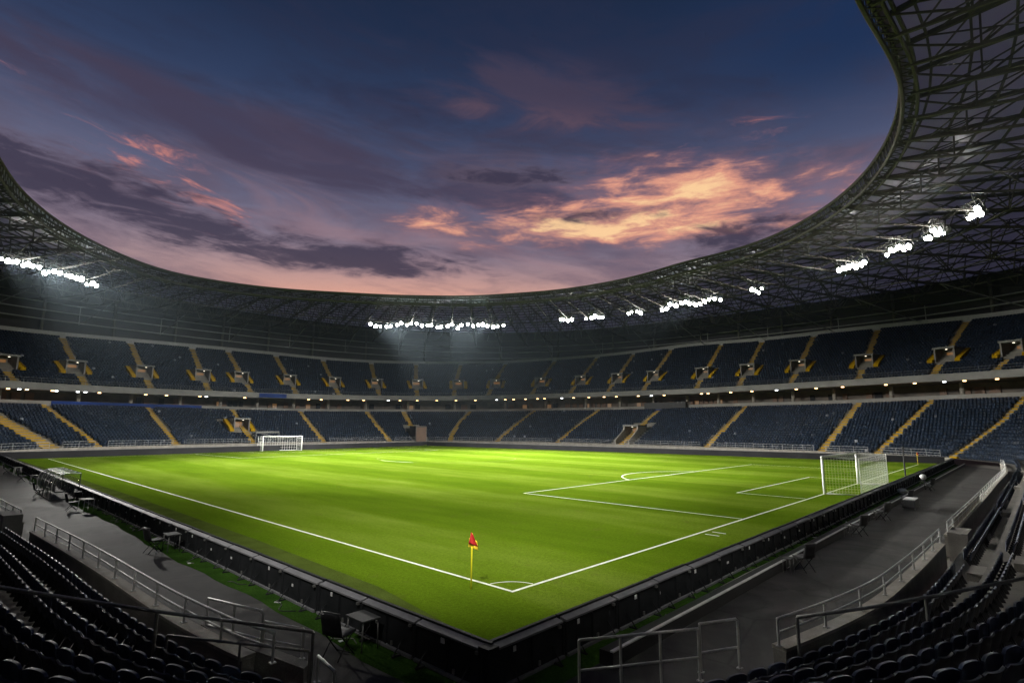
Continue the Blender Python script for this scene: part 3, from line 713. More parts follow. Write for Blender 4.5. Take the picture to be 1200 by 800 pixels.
bko = bk.build('backrest', M['seat'], proto, smooth='sharp'); pno = pn.build('seat_pan', M['seat'], proto, smooth='sharp'); bro = br.build('bracket', M['black_plastic'], proto)
def gap_hit(gaps, t, i, n, d):
    for gp in gaps:
        if len(gp) == 5 and not (gp[3] <= i < gp[4]): continue
        tg_ = gp[0] + (gp[1] - gp[0]) * (i + 0.5) / n
        dt = abs((t - tg_ + NT / 2) % NT - NT / 2)
        if dt > 6: continue
        if np.linalg.norm(plan(t, d) - plan(tg_, d)) < gp[2] + 0.28: return True
    return False
def row_positions(d, pitch):
    tt = np.arange(0, NT); p = plan(tt, d); s = np.linalg.norm(np.roll(p, -1, 0) - p, axis=1); c = np.r_[0, np.cumsum(s)]
    n = int(c[-1] / pitch); return np.interp((np.arange(n) + 0.5) * c[-1] / n, c, np.arange(NT + 1))
seats = []     # (depth, x, y, z, ang, tier, row, t)
GL = np.array((-7.35, -3.15)); GR = np.array((-4.95, -6.15)); CB = CAM[:2] - 1.5 * FW[:2] / np.linalg.norm(FW[:2])
sideL = np.array((-RT[0], -RT[1])) * 0.9; sideR = -sideL
def in_corner_aisle(q):
    q = np.array(q); f = FW[:2] / np.linalg.norm(FW[:2]); s = np.array((f[1], -f[0]))
    r = q - CB; u, v = r @ f, r @ s
    if u < 0: return True
    gl, gr = GL - CB, GR - CB
    vl = -0.8 + (gl @ s + 0.8) * min(u / (gl @ f), 1.1); vr = 0.8 + (gr @ s - 0.8) * min(u / (gr @ f), 1.1)
    return vl < v < vr
for tier, n, d0, tr, zf, gaps in ((0, NL, D0L, TL, zl, GAPL), (1, NU, D0U, TU, zu, GAPU)):
    for i in range(n - (1 if tier == 0 else 0)):
        d = d0 + i * tr + tr * 0.45
        for pitch_ in ((0.425, 0.505) if tier == 0 else (0.505,)):
            ts = row_positions(d, pitch_); ps = plan(ts, d); zz = zf(ts, i)
            x, y, dep = proj(np.c_[ps, zz + 0.6])
            keep = (dep > 3.0) & (x > -160) & (x < 1360) & (y < 1000)
            for t, q, z, dp, px, py in zip(ts[keep], ps[keep], zz[keep], dep[keep], x[keep], y[keep]):
                if tier == 0 and dp < 14 and in_corner_aisle(q): continue
                if gap_hit(gaps, t, i, n, d): continue
                nn = normal(t); ang = math.atan2(-nn[1], -nn[0]) - PI / 2
                if (dp < 40) != (pitch_ < 0.45): continue
                seats.append((dp, q[0], q[1], z, ang, tier, i, t, px, py))
print('seats', len(seats))
inview = sorted([s for s in seats if -25 < s[8] < 1225 and s[9] < 815 and s[5] == 0 and s[0] < 60], key=lambda s: s[0])
near = inview[:300]; nearset = set(id(s) for s in near)
ORD = ['front', 'second', 'third', 'fourth', 'fifth', 'sixth', 'seventh', 'eighth', 'ninth', 'tenth', 'eleventh', 'twelfth', 'thirteenth', 'fourteenth']
first = True
for s in near:
    o = proto if first else copy_tree(proto); first = False
    o.location = (s[1], s[2], s[3]); o.rotation_euler = (0, 0, s[4] + random.uniform(-0.02, 0.02))
    left = (np.array(s[1:3]) - CAM[:2]) @ np.array((FW[1], -FW[0])) < 0
    rw = ORD[s[6]] if s[6] < len(ORD) else 'high'
    side = 'left' if left else 'right'
    tag(o, f'dark navy folding seat in the {rw} row from the wall, {side} of the corner gate', 'seat', f'near seats {side} of the corner gate, {rw} row')
    for ch in o.children:
        if ch.name.startswith('seat_pan') and random.random() < 0.12: ch.rotation_euler = (-0.0, 0, 0)
# the thousands of other seats, one object
def inst(mesh_v, mesh_f, lst):
    V = np.array(mesh_v); Fq = mesh_f; n = len(lst); nv = len(V)
    A = np.array([(s[1], s[2], s[3], s[4]) for s in lst]); c, sn = np.cos(A[:, 3]), np.sin(A[:, 3])
    X = A[:, 0, None] + V[None, :, 0] * c[:, None] - V[None, :, 1] * sn[:, None]
    Y = A[:, 1, None] + V[None, :, 0] * sn[:, None] + V[None, :, 1] * c[:, None]
    Z = A[:, 2, None] + V[None, :, 2] + 0 * X
    return np.stack([X, Y, Z], -1).reshape(-1, 3), Fq, n, nv
def tri_quads(fs):
    return [f for f in fs]
rest = [s for s in seats if id(s) not in nearset]
l0 = MB(); b5, p5, r5 = seat_parts(6, 5)
for m_ in (b5, p5, r5): l0.add(m_.v, m_.f)
l1 = MB()
l1.hexa([(-.22, -.05, .28), (.22, -.05, .28), (.22, -.02, .28), (-.22, -.02, .28)], [(-.21, -.15, .70), (.21, -.15, .70), (.21, -.12, .71), (-.21, -.12, .71)])
l1.hexa([(-.21, .06, .28), (.21, .06, .28), (.21, .12, .30), (-.21, .12, .30)], [(-.20, .04, .65), (.20, .04, .65), (.20, .09, .65), (-.20, .09, .65)])
l1.hexa([(-.20, -.25, .05), (.20, -.25, .05), (.20, -.2, .05), (-.20, -.2, .05)], [(-.20, -.05, .30), (.20, -.05, .30), (.20, .05, .30), (-.20, .05, .30)])
l2 = MB()
l2.hexa([(-.22, -.05, .26), (.22, -.05, .26), (.22, .10, .26), (-.22, .10, .26)], [(-.20, -.15, .72), (.20, -.15, .72), (.20, .02, .68), (-.20, .02, .68)])
allV, loops, starts, tot = [], [], [], 0
off = 0; lsum = 0
for lod, rng_ in ((l0, (0, 40)), (l1, (40, 95)), (l2, (95, 1e9))):
    lst = [s for s in rest if rng_[0] <= s[0] < rng_[1]]
    if not lst: continue
    V, fq, n, nv = inst(lod.v, lod.f, lst); allV.append(V)
    flat = np.concatenate([np.array(f) for f in fq]); ln_f = np.array([len(f) for f in fq])
    lo = (flat[None, :] + (np.arange(n) * nv)[:, None] + off).reshape(-1); loops.append(lo)
    st_ = np.r_[0, np.cumsum(ln_f)[:-1]]; starts.append((st_[None, :] + (np.arange(n) * len(flat))[:, None] + lsum).reshape(-1))
    off += n * nv; lsum += n * len(flat); print('lod', rng_, n)
V = np.concatenate(allV); lo = np.concatenate(loops); stt = np.concatenate(starts)
me = bpy.data.meshes.new('seat_rows'); me.vertices.add(len(V)); me.vertices.foreach_set('co', V.astype(np.float32).ravel())
me.loops.add(len(lo)); me.loops.foreach_set('vertex_index', lo.astype(np.int32)); me.polygons.add(len(stt)); me.polygons.foreach_set('loop_start', stt.astype(np.int32))
me.update(calc_edges=True); me.validate(); me.materials.append(M['seat_far'])
so = bpy.data.objects.new('seat_rows', me); COL.objects.link(so)
tag(so, 'thousands of dark blue seats filling both tiers of the far stands', 'seats', kind='stuff')

# ------------------------------------------------------------------ roof
CEN = np.array((36.0, 44.0))
FP = [(0, 183), (50, 247), (100, 280), (150, 303), (200, 321), (300, 336.5), (400, 343.5), (433, 345.5), (500, 347.5), (543, 348), (600, 345), (700, 334), (800, 308), (850, 297), (900, 281), (950, 256), (1000, 219), (1030, 183), (1050, 140), (1056, 110), (1054, 80), (1040, 40), (1022, 15), (1006, 0)]
ZR = 32.0
fpts = [at(x, y, ZR)[:2] for x, y in FP] + [np.array(q) for q in ((20, -5.6), (12, -5.0), (3, -3.4), (-5, 0.5), (-11, 8), (-14, 20), (-14.5, 33), (-12.5, 48))]
ang = np.array([math.atan2(*(q - CEN)[::-1]) for q in fpts]) % (2 * PI); rad = np.array([np.linalg.norm(q - CEN) for q in fpts])
od = np.argsort(ang); ang, rad = ang[od], rad[od]
NTH = 720; TH = np.arange(NTH) * 2 * PI / NTH
Rin = smooth_c(np.interp(TH, np.r_[ang - 2 * PI, ang, ang + 2 * PI], np.r_[rad, rad, rad]), 7, 3)
oc = plan(np.arange(NT), 41.7); oa = np.array([math.atan2(*(q - CEN)[::-1]) for q in oc]) % (2 * PI); orr = np.linalg.norm(oc - CEN, axis=1); o2 = np.argsort(oa)
Rout = smooth_c(np.interp(TH, np.r_[oa[o2] - 2 * PI, oa[o2], oa[o2] + 2 * PI], np.tile(orr[o2], 3)), 5, 2)
def rpt(th, f, z):   # f 0 inner .. 1 outer
    i = (th % (2 * PI)) / (2 * PI) * NTH; r = float(np.interp(i, np.arange(NTH + 1), np.r_[Rin, Rin[0]])) * (1 - f) + float(np.interp(i, np.arange(NTH + 1), np.r_[Rout, Rout[0]])) * f
    return (CEN[0] + r * math.cos(th), CEN[1] + r * math.sin(th), z)
def ztop(f): return ZR + 1.6 * math.sin(min(f, 1) * PI * 0.55)
def zbot(f): return ZR - 1.6 - 1.9 * math.sin(min(f * 1.15, 1) * PI * 0.75)
roof = empty('stadium_roof', (CEN[0], CEN[1], 0)); roof.location = (0, 0, 0)
tag(roof, 'ring shaped stadium roof on open steel trusses around a wide opening to the sky', 'roof')
rc = MB(); FS = np.linspace(0, 1, 12); ths = TH[::4]
for layer in (0.16,):
    rows = [[rpt(th, f, ztop(f) + layer) for th in ths] for f in FS]
    for a_, b_ in zip(rows[:-1], rows[1:]): rc.strip(a_, b_, closed=True)
rc.build('cladding', M['cladding'], roof)
NR = 76
def vis(th, f=0.4):
    q = rpt(th, f, 31); x, y, dep = proj([q]); return True
for kx in range(NR):
    th = (kx + 0.5) * 2 * PI / NR; mb = MB(); nseg = 11
    top = [rpt(th, f, ztop(f)) for f in np.linspace(0.012, 1, nseg)]; bot = [rpt(th, f, zbot(f)) for f in np.linspace(0.012, 0.97, nseg)]
    mb.bar(top[0], top[0], .1)
    for i in range(nseg - 1):
        mb.bar(top[i], top[i + 1], 0.28, 0.36); mb.bar(bot[i], bot[i + 1], 0.20, 0.22)
        mb.bar(top[i], bot[i + 1] if i % 2 == 0 else bot[i], 0.13); mb.bar(bot[i], top[i + 1], 0.13) if i % 2 else mb.bar(top[i + 1], bot[i + 1], 0.11)
    mb.build('rafter_truss', M['truss'], roof)
for f in (0.045, 0.10, 0.155, 0.21, 0.27, 0.33, 0.39, 0.46, 0.53, 0.6, 0.68, 0.76, 0.84, 0.92):
    mb = MB(); q = [rpt((i + 0.5) * 2 * PI / NR, f, ztop(f) + 0.02) for i in range(NR)]
    for a_, b_ in zip(q, q[1:] + q[:1]): mb.bar(a_, b_, 0.16, 0.20)
    mb.build('purlin', M['truss'], roof)
for f in (0.30, 0.50, 0.72):
    mb = MB(); q = [rpt((i + 0.5) * 2 * PI / NR, f, zbot(f)) for i in range(NR)]
    q2 = [rpt((i + 0.5) * 2 * PI / NR, f, ztop(f)) for i in range(NR)]
    for i in range(NR):
        j = (i + 1) % NR; mb.bar(q[i], q[j], 0.16)
        mid = tuple((np.array(q2[i]) + np.array(q2[j])) / 2); mb.bar(q[i], mid, 0.1); mb.bar(q[j], mid, 0.1)
    mb.build('ring_truss', M['truss'], roof)
# bracing between rafters
for f0, f1 in ((0.05, 0.21), (0.21, 0.39), (0.39, 0.6), (0.6, 0.84)):
    mb = MB()
    for i in range(NR):
        a0_, a1_ = (i + 0.5) * 2 * PI / NR, (i + 1.5) * 2 * PI / NR
        mb.bar(rpt(a0_, f0, ztop(f0) - 0.2), rpt(a1_, f1, ztop(f1) - 0.2), 0.09); mb.bar(rpt(a1_, f0, ztop(f0) - 0.2), rpt(a0_, f1, ztop(f1) - 0.2), 0.09)
        mb.bar(rpt(a0_, f0, zbot(f0)), rpt((a0_ + a1_) / 2, (f0 + f1) / 2, ztop(f0) - 0.1), 0.09); mb.bar(rpt(a1_, f0, zbot(f0)), rpt((a0_ + a1_) / 2, (f0 + f1) / 2, ztop(f0) - 0.1), 0.09)
    mb.build('bracing', M['truss'], roof)
# inner compression ring: tubes and lattice
ring = MB(); 
lv = [(0.0, ZR + 0.1, 0.17), (0.0, ZR - 1.55, 0.17), (0.022, ZR + 0.05, 0.14), (0.022, ZR - 1.6, 0.14)]
for f, z, r in lv: ring.tube([rpt(th, f, z) for th in TH[::4]], r, 6, closed=True)
n2 = NR * 4
for i in range(n2):
    a_, b_ = i * 2 * PI / n2, (i + 1) * 2 * PI / n2
    ring.bar(rpt(a_, 0, ZR - 1.55), rpt(b_, 0, ZR + 0.1), 0.07); ring.bar(rpt(a_, 0, ZR - 1.55), rpt(a_, 0.0, ZR + 0.1), 0.07)
    ring.bar(rpt(a_, 0, ZR - 1.55), rpt(b_, 0.022, ZR - 1.6), 0.07); ring.bar(rpt(a_, 0.0, ZR - 1.55), rpt(a_, 0.022, ZR - 1.6), 0.07)
ring.build('inner_ring', M['truss'], roof)
gt = MB(); gt.strip([rpt(th, -0.002, ZR + 0.32) for th in ths], [rpt(th, 0.012, ZR + 0.34) for th in ths], closed=True); gt.strip([rpt(th, -0.002, ZR - 0.05) for th in ths], [rpt(th, -0.002, ZR + 0.32) for th in ths], closed=True)
gt.build('edge_gutter', M['truss'], roof)
for (d, z) in ((37.3, 25.6), (38.4, 27.6), (39.3, 29.4)):
    mb = MB(); mb.tube([P3(t, d, z - 0.6 + 0.0 * t) for t in np.arange(0, NT, 3)], 0.13, 6, closed=True)
    mb.build('ring_pipe', M['grey_clean'], roof)
# hangers under the rear of the roof
for kx in range(NR):
    th = (kx + 0.5) * 2 * PI / NR
    if kx % 2: continue
    mb = MB(); a_ = rpt(th, 0.60, zbot(0.60)); b_ = rpt(th, 0.93, 25.0); mb.bar(a_, b_, 0.13); mb.bar(rpt(th, 0.93, 25), rpt(th, 0.93, zbot(0.93)), 0.12); mb.bar(rpt(th, 0.45, ztop(0.45)), rpt(th + 0.5 * 2 * PI / NR, 0.72, zbot(0.72)), 0.13)
    mb.build('hanger', M['grey_clean'], roof)

# ------------------------------------------------------------------ floodlights
lamps = []
def bank(x0, y0, x1, y1, n, jit, where):
    for i in range(n):
        f = (i + 0.5) / n; lamps.append((x0 + (x1 - x0) * f + random.uniform(-1.2, 1.2), y0 + (y1 - y0) * f + random.choice((-jit, 0, jit)) + random.uniform(-.6, .6), where, 1.0))
bank(-1, 303, 117, 335, 19, 2.2, 'left roof bank')
bank(432, 380, 592, 383, 27, 1.8, 'centre roof bank')
bank(655, 376, 671, 375, 4, 1.2, 'first small bank right of centre')
bank(685, 373, 709, 371, 5, 1.2, 'second small bank right of centre')
bank(734, 368, 753, 366, 4, 1.5, 'third small bank right of centre')
bank(772, 361, 846, 351, 13, 2.2, 'long bank right of centre')
bank(880, 342, 894, 340, 4, 1.8, 'lone bank before the right bend')
bank(982, 319, 1016, 307, 7, 1.6, 'row at the start of the right bank')
bank(1037, 297, 1066, 288, 7, 2.0, 'second cluster of the right bank')
bank(1084, 277, 1110, 267, 8, 3.0, 'third cluster of the right bank')
bank(1132, 254, 1150, 246, 5, 3.0, 'last cluster of the right bank')
ZLAMP = 28.6
AIM = np.array((44.0, 48.0, 0.0))
def dome(r, depth, n=12, rings=3):
    mb = MB(); vs = [(0, -depth, 0)]; fs = []
    for j in range(1, rings + 1):
        a = PI / 2 * j / rings
        for i in range(n): vs.append((r * math.sin(a) * math.cos(2 * PI * i / n), -depth * math.cos(a), r * math.sin(a) * math.sin(2 * PI * i / n)))
    for i in range(n): fs.append((0, 1 + i, 1 + (i + 1) % n))
    for j in range(rings - 1):
        for i in range(n): fs.append((1 + j * n + i, 1 + (j + 1) * n + i, 1 + (j + 1) * n + (i + 1) % n, 1 + j * n + (i + 1) % n))
    return mb.add(vs, fs)
fl_proto = None; nl = {}
POWER = 47000
LAMPS0 = list(lamps)
def extra(x0, y0, x1, y1, n, where):
    for i in range(n):
        f = i / (n - 1); lamps.append((x0 + (x1 - x0) * f + random.uniform(-.3, .3), y0 + (y1 - y0) * f + random.uniform(-.3, .3), where, 0))
extra(-27.5, 40, -25, 84, 10, 'left roof bank outside the picture'); extra(22, -24, 52, -20, 9, 'right roof bank outside the picture'); extra(-24, -12, -12, -24, 5, 'added roof bank above and behind the corner')  # bank behind the corner is unseen, added to light the near corner flag
# aim the lamps across the pitch, the added corner bank at the near corner, then trim each lamp's power so the pitch is lit evenly, falling off towards the near corner
beams = []
for (x, y, where, s) in lamps:
    p_ = at(x, y, ZLAMP) if s else np.array((x, y, ZLAMP))
    tx, ty = random.uniform(2, 74), random.uniform(2, 82)
    bx, by = 36 - 0.35 * (p_[0] - 40), 40 - 0.35 * (p_[1] - 44)
    aim = np.array((0.62 * tx + 0.38 * bx, 0.62 * ty + 0.38 * by, 0))
    if 'behind the corner' in where: aim = np.array((9 + random.uniform(-3, 3), 9 + random.uniform(-3, 3), 0))
    beams.append([p_, Vector(aim - p_).normalized(), 1.0])
CONE = 43.0
gx, gy = np.meshgrid(np.linspace(0, 76, 14), np.linspace(0, 82, 14)); G = np.c_[gx.ravel(), gy.ravel(), 0 * gx.ravel()]
rr = np.linalg.norm(G[:, :2], axis=1); T = np.interp(rr, [0, 10, 25, 45, 75, 120], [0.085, 0.125, 0.225, 0.30, 0.33, 0.33])
A = np.zeros((len(G), len(beams)))
for k_, (p_, d, _) in enumerate(beams):
    v = G - p_; r_ = np.linalg.norm(v, axis=1); c_ = (v @ np.array(d)) / r_; ch = math.cos(math.radians((34 if 'behind the corner' in lamps[k_][2] else CONE) / 2))
    q_ = np.clip((c_ - ch) / (1 - ch), 0, 1); A[:, k_] = q_ * q_ * (3 - 2 * q_) * (-v[:, 2] / r_) / r_ ** 2
wt = np.ones(len(beams)); T *= A.sum(1).mean() / T.mean()
for _ in range(300):
    wt *= (A.T @ (T / np.maximum(A @ wt, 1e-9))) / np.maximum(A.sum(0), 1e-9); wt = np.clip(wt, 0.12, 5.0)
fit_ = A @ wt; print('pitch light', np.round((fit_ / fit_.mean()).reshape(14, 14)[::3, ::3], 2).tolist(), 'weights', wt.min(), wt.max(), wt.mean())
for k_ in range(len(beams)): beams[k_][2] = float(wt[k_])
for (x, y, where, s) in lamps:
    p_, d, pw = beams.pop(0)
    if fl_proto is None:
        e = empty('floodlight')
        dome(0.31, 0.15).build('lens', M['lamp_glass'], e, smooth=True)
        hs = MB(); hs.tube([(0, 0.0, 0), (0, 0.10, 0), (0, 0.38, 0), (0, 0.46, 0)], 0.36, 12); hs.build('housing', M['lamp_housing'], e)
        bt = MB(); bt.bar((-0.56, 0.15, 0), (-0.56, 0.15, 0.75), 0.07); bt.bar((0.56, 0.15, 0), (0.56, 0.15, 0.75), 0.07); bt.bar((-0.6, 0.15, 0.75), (0.6, 0.15, 0.75), 0.07); bt.bar((0, 0.15, 0.75), (0, 0.35, 1.5), 0.08); bt.build('bracket', M['lamp_housing'], e)
        fl_proto = e
    else: e = copy_tree(fl_proto)
    e.location = p_; e.scale = (random.uniform(.75, 1.35),) * 3; e.rotation_euler = (math.asin(max(-1, min(1, -d.z))) , 0, math.atan2(d.y, d.x) + PI / 2)
    nl[where] = nl.get(where, 0) + 1
    tag(e, f'round white floodlight glowing under the roof, {where}', 'floodlight', f'floodlights of the {where}')
    ld = bpy.data.lights.new('flood_beam', 'SPOT'); ld.energy = POWER * pw; ld.color = (1.0, 0.97, 0.90); ld.spot_size = math.radians(34 if 'behind the corner' in where else CONE); ld.spot_blend = 1.0; ld.shadow_soft_size = 0.45
    lo_ = bpy.data.objects.new('flood_beam', ld); COL.objects.link(lo_); lo_.location = Vector(p_) + d * 0.6
    lo_.rotation_euler = d.to_track_quat('-Z', 'Y').to_euler()
# catwalk rails the lamps hang from
for nm, x0, x1 in (('left', 0, 19), ('centre', 19, 46), ('right of centre', 46, 72), ('right', 72, len(LAMPS0))):
    q = [at(l[0], l[1], ZLAMP) for l in LAMPS0[x0:x1]]
    mb = MB(); mb.tube([(a_[0], a_[1], ZLAMP + 1.55) for a_ in q], 0.09, 6); mb.build('lamp_rail', M['truss'], roof)

# gallery lamps
gl = [(10, 125), (21.7, 126), (31.7, 125.7), (61, 127.7), (65.7, 128.3), (91.7, 128.7), (100, 130.7), (116.7, 129.3), (171, 131.7), (195, 132.7), (234, 133.7), (241.7, 133.7), (287, 135), (361.7, 137.7), (376.7, 137.7)]
glx = [a for a, _ in gl] + [408, 426, 455, 469, 489, 512, 534, 557, 582, 592, 602, 616, 630, 638, 658, 672, 690, 708, 722, 748, 763, 778, 822, 830, 856, 881, 910, 933, 956, 987, 1038, 1072, 1107, 1130, 1168]
gp = None
for j, x in enumerate(glx):
    dl = dD + 1.6
    t = t_at_px(x, dl, lambda t: zd_(t)); q = P3(t, dl, zd_(t) - 0.02)
    cool = x in (21.7, 65.7, 100, 1107) or j % 6 == 5
    mat = M['cool_bulb'] if cool else M['warm_bulb']
    e = empty('gallery_lamp', q)
    mb = MB(); mb.box((0, 0, 0.10), (0.5, 0.5, 0.08)); mb.build('fitting', M['lamp_housing'], e)
    dm = MB(); dm.box((0, 0, -0.02), (0.42, 0.42, 0.15)); dm.build('diffuser', mat, e)
    tag(e, ('cool white' if cool else 'warm') + ' ceiling lamp glowing in the gallery strip under the upper tier', 'lamp', ('cool' if cool else 'warm') + ' gallery ceiling lamps')
    ld = bpy.data.lights.new('gallery_glow', 'POINT'); ld.energy = 28 if not cool else 40; ld.color = (1, .62, .32) if not cool else (.9, .95, 1); ld.shadow_soft_size = 0.3
    lo_ = bpy.data.objects.new('gallery_glow', ld); COL.objects.link(lo_); lo_.location = (q[0], q[1], q[2] - 0.4)

# ------------------------------------------------------------------ advertising boards
def make_board(wd):
    e = empty('advertising_board')
    # local x along the row, +y towards the pitch; origin at the back base
    bd = MB(); bd.hexa([(-wd / 2 + .01, 0.0, 0.03), (wd / 2 - .01, 0.0, 0.03), (wd / 2 - .01, 0.16, 0.03), (-wd / 2 + .01, 0.16, 0.03)], [(-wd / 2 + .01, 0.02, 0.64), (wd / 2 - .01, 0.02, 0.64), (wd / 2 - .01, 0.16, 0.64), (-wd / 2 + .01, 0.16, 0.64)])
    for s in (-0.5, 0.0, 0.5): bd.box((s * (wd - 0.06), -0.015, 0.33), (0.035, 0.05, 0.56))
    bd.build('cabinet', M['black'], e)
    f = MB(); f.box((0, 0.20, 0.37), (wd - 0.02, 0.07, 0.74)); f.build('screen', M['black'], e)
    l_ = MB(); l_.hexa([(-wd / 2 + .04, -0.03, 0.645), (wd / 2 - .04, -0.03, 0.645), (wd / 2 - .04, 0.13, 0.665), (-wd / 2 + .04, 0.13, 0.665)], [(-wd / 2 + .04, -0.03, 0.68), (wd / 2 - .04, -0.03, 0.68), (wd / 2 - .04, 0.13, 0.715), (-wd / 2 + .04, 0.13, 0.715)])
    l_.build('top_lip', M['board_lip'], e)
    b_ = MB(); b_.box((0, -0.05, 0.04), (wd - 0.1, 0.06, 0.05)); b_.build('bottom_rail', M['board_lip'], e)
    for s in (-0.3, 0.3):
        ft = MB(); ft.bar((s * wd, 0.0, 0.02), (s * wd, -0.27, 0.02), 0.05, 0.03); ft.bar((s * wd, -0.25, 0.03), (s * wd, -0.02, 0.30), 0.02); ft.build('foot', M['black'], e)
    sx = MB(); sx.box((-wd * 0.36, -0.004, 0.55), (0.10, 0.012, 0.09)); sx.build('sticker', M['sticker'], e)
    lk = MB(); lk.box((wd * 0.42, -0.03, 0.60), (0.07, 0.05, 0.05)); lk.build('latch', M['dark_rail'], e); MB().box((wd * 0.1, -0.02, 0.12), (0.05, 0.03, 0.08)).build('socket', M['dark_rail'], e)
    return e
WB = 1.92
bp = make_board(WB); firstb = True
def place_board(x, y, rz, label, group):
    global firstb
    o = bp if firstb else copy_tree(bp); firstb = False
    o.location = (x + random.uniform(-.012, .012), y + random.uniform(-.012, .012), random.choice((0, 0, .006))); o.rotation_euler = (random.uniform(-.012, .012), 0, rz + random.uniform(-.006, .006)); tag(o, label, 'board', group)
    for ch in o.children:
        if ch.name.startswith('sticker'):
            ch.location.x = random.choice((0, 0, 0.55, 0.1)); ch.scale = (random.choice((1, 0.7, 1.3)),) + (1, random.choice((1, .7)))
nLb = int((FA[1] - BR) / WB)
for i in range(nLb):
    place_board(BL - 0.09, BR + WB * (i + 0.5), -PI / 2, 'black advertising board in the row along the left touchline, seen from behind', 'advertising boards along the left touchline')
nRb = int((FB[0] - BL - 0.1) / WB)
for i in range(nRb):
    f = (i + 0.5) / nRb; y0 = BR - 0.09 + (FB[1] - BR) * f * 0
    place_board(BL + 0.1 + WB * (i + 0.5), y0, 0.0, 'black advertising board in the row behind the near goal, seen from behind', 'advertising boards behind the near goal')
cp = MB(); cp.box((BL - 0.0, BR + 0.0, 0.36), (0.26, 0.26, 0.72)); tag(cp.build('corner_post', M['black']), 'black corner post joining the two rows of advertising boards by the corner flag', 'post')
def far_run(a, c, label):
    a, c = np.array(a), np.array(c); e = empty('perimeter_board', (a[0], a[1], 0)); tag(e, label, 'board')
    d = c - a; n = int(np.linalg.norm(d) / 6.0); 
    mb = MB(); mb.bar((0, 0, 0.43), (d[0], d[1], 0.43), 0.2, 0.86); mb.build('screen', M['board_far'], e)
    tp = MB(); tp.bar((0, 0, 0.885), (d[0], d[1], 0.885), 0.24, 0.05); tp.build('top_lip', M['board_far_lip'], e)
M['board_far'] = worn('far_board', (0.012, 0.012, 0.013), (0.022, 0.022, 0.024), 0.3, (0.6, 0.8), spec=0.05); M['board_far_lip'] = worn('far_board_lip', (0.05, 0.05, 0.055), (0.08, 0.08, 0.085), 0.5, (0.5, 0.7))
far_run((BL, FA[1]), tuple(FC), 'long dark advertising board wall across the far goal end')
far_run(tuple(FC), tuple(FB), 'long dark advertising board wall along the far touchline')

# ------------------------------------------------------------------ goals
def goal(cx0, cx1, y0, y1, H, sgn, label, net_step, cord, yb_shift=0.0, xs=(0, 0)):
    e = empty('football_goal', (0, 0, 0)); tag(e, label, 'goal')
    def tb(a, b_, r, name, mat='white'): MB().tube([a, b_], r, 10).build(name, M[mat], e, smooth=True)
    A, B_ = Vector((cx0, y0, 0)), Vector((cx1, y1, 0)); bk0 = Vector((cx0 + xs[0], y0 - sgn * 2.05, 0)); bk1 = Vector((cx1 + xs[1], y1 - sgn * 1.9, 0)); up = Vector((0, 0, H))
    tb(A, A + up, 0.08, 'goal_post'); tb(B_, B_ + up, 0.08, 'goal_post'); tb(A + up - (B_ - A).normalized() * .08, B_ + up + (B_ - A).normalized() * .08, 0.08, 'crossbar')
    for a_, b_ in ((A, bk0), (bk0, bk1), (B_, bk1)): tb(a_ + Vector((0, 0, .04)), b_ + Vector((0, 0, .04)), 0.035, 'ground_bar')
    for a_ in (bk0, bk1): tb(a_, a_ + up * 0.985, 0.03, 'net_stanchion')
    sag = lambda u: -0.12 * math.sin(PI * u)
    net = MB()
    def panel(p00, p10, p01, p11, sagz=0.0):
        w = max((p10 - p00).length, .1); h = max((p01 - p00).length, .1); nu, nv = int(w / net_step), int(h / net_step)
        fn = lambda u, v: p00.lerp(p10, u).lerp(p01.lerp(p11, u), v) + Vector((0, 0, -sagz * math.sin(PI * u) * math.sin(PI * min(v, 1)) ))
        for i in range(nu + 1):
            q = [fn(i / nu, j / 6) for j in range(7)]
            for a_, b_ in zip(q[:-1], q[1:]): net.bar(a_, b_, cord)
        for j in range(nv + 1):
            q = [fn(i / 8, j / nv) for i in range(9)]
            for a_, b_ in zip(q[:-1], q[1:]): net.bar(a_, b_, cord)
    panel(bk0 + Vector((0, 0, .05)), bk1 + Vector((0, 0, .05)), bk0 + up * .985, bk1 + up * .985, 0.0)
    panel(A + Vector((0, 0, .05)), bk0 + Vector((0, 0, .05)), A + up, bk0 + up * .985, 0.0); panel(B_ + Vector((0, 0, .05)), bk1 + Vector((0, 0, .05)), B_ + up, bk1 + up * .985, 0.0)
    panel(A + up, B_ + up, bk0 + up * .985, bk1 + up * .985, 0.25)
    net.build('net', M['net'], e)
    return e
goal(31.46, 41.36, -0.2, -0.32, 2.5, 1, 'white football goal with box net on the near goal line', 0.17, 0.0062, xs=(0.8, 1.1))
g1, g2 = at(307.5, 528.6, 0), at(353.2, 527.6, 0)
goal(g1[0], g2[0], g1[1], g2[1], 2.45, -1, 'small looking white football goal at the far end of the pitch', 0.4, 0.018)
pk = MB(); pk.tube([(46.3, -2.9, 0), (46.3, -2.9, 2.75)], 0.06, 8); pk.box((46.3, -2.9, 0.02), (.3, .3, .04)); pk.tube([(46.3, -2.9, 2.7), (46.3, -2.9, 2.95)], 0.09, 8)
tag(pk.build('net_pole', M['black_plastic']), 'slim black upright pole behind the near goal beside the advertising boards', 'pole')

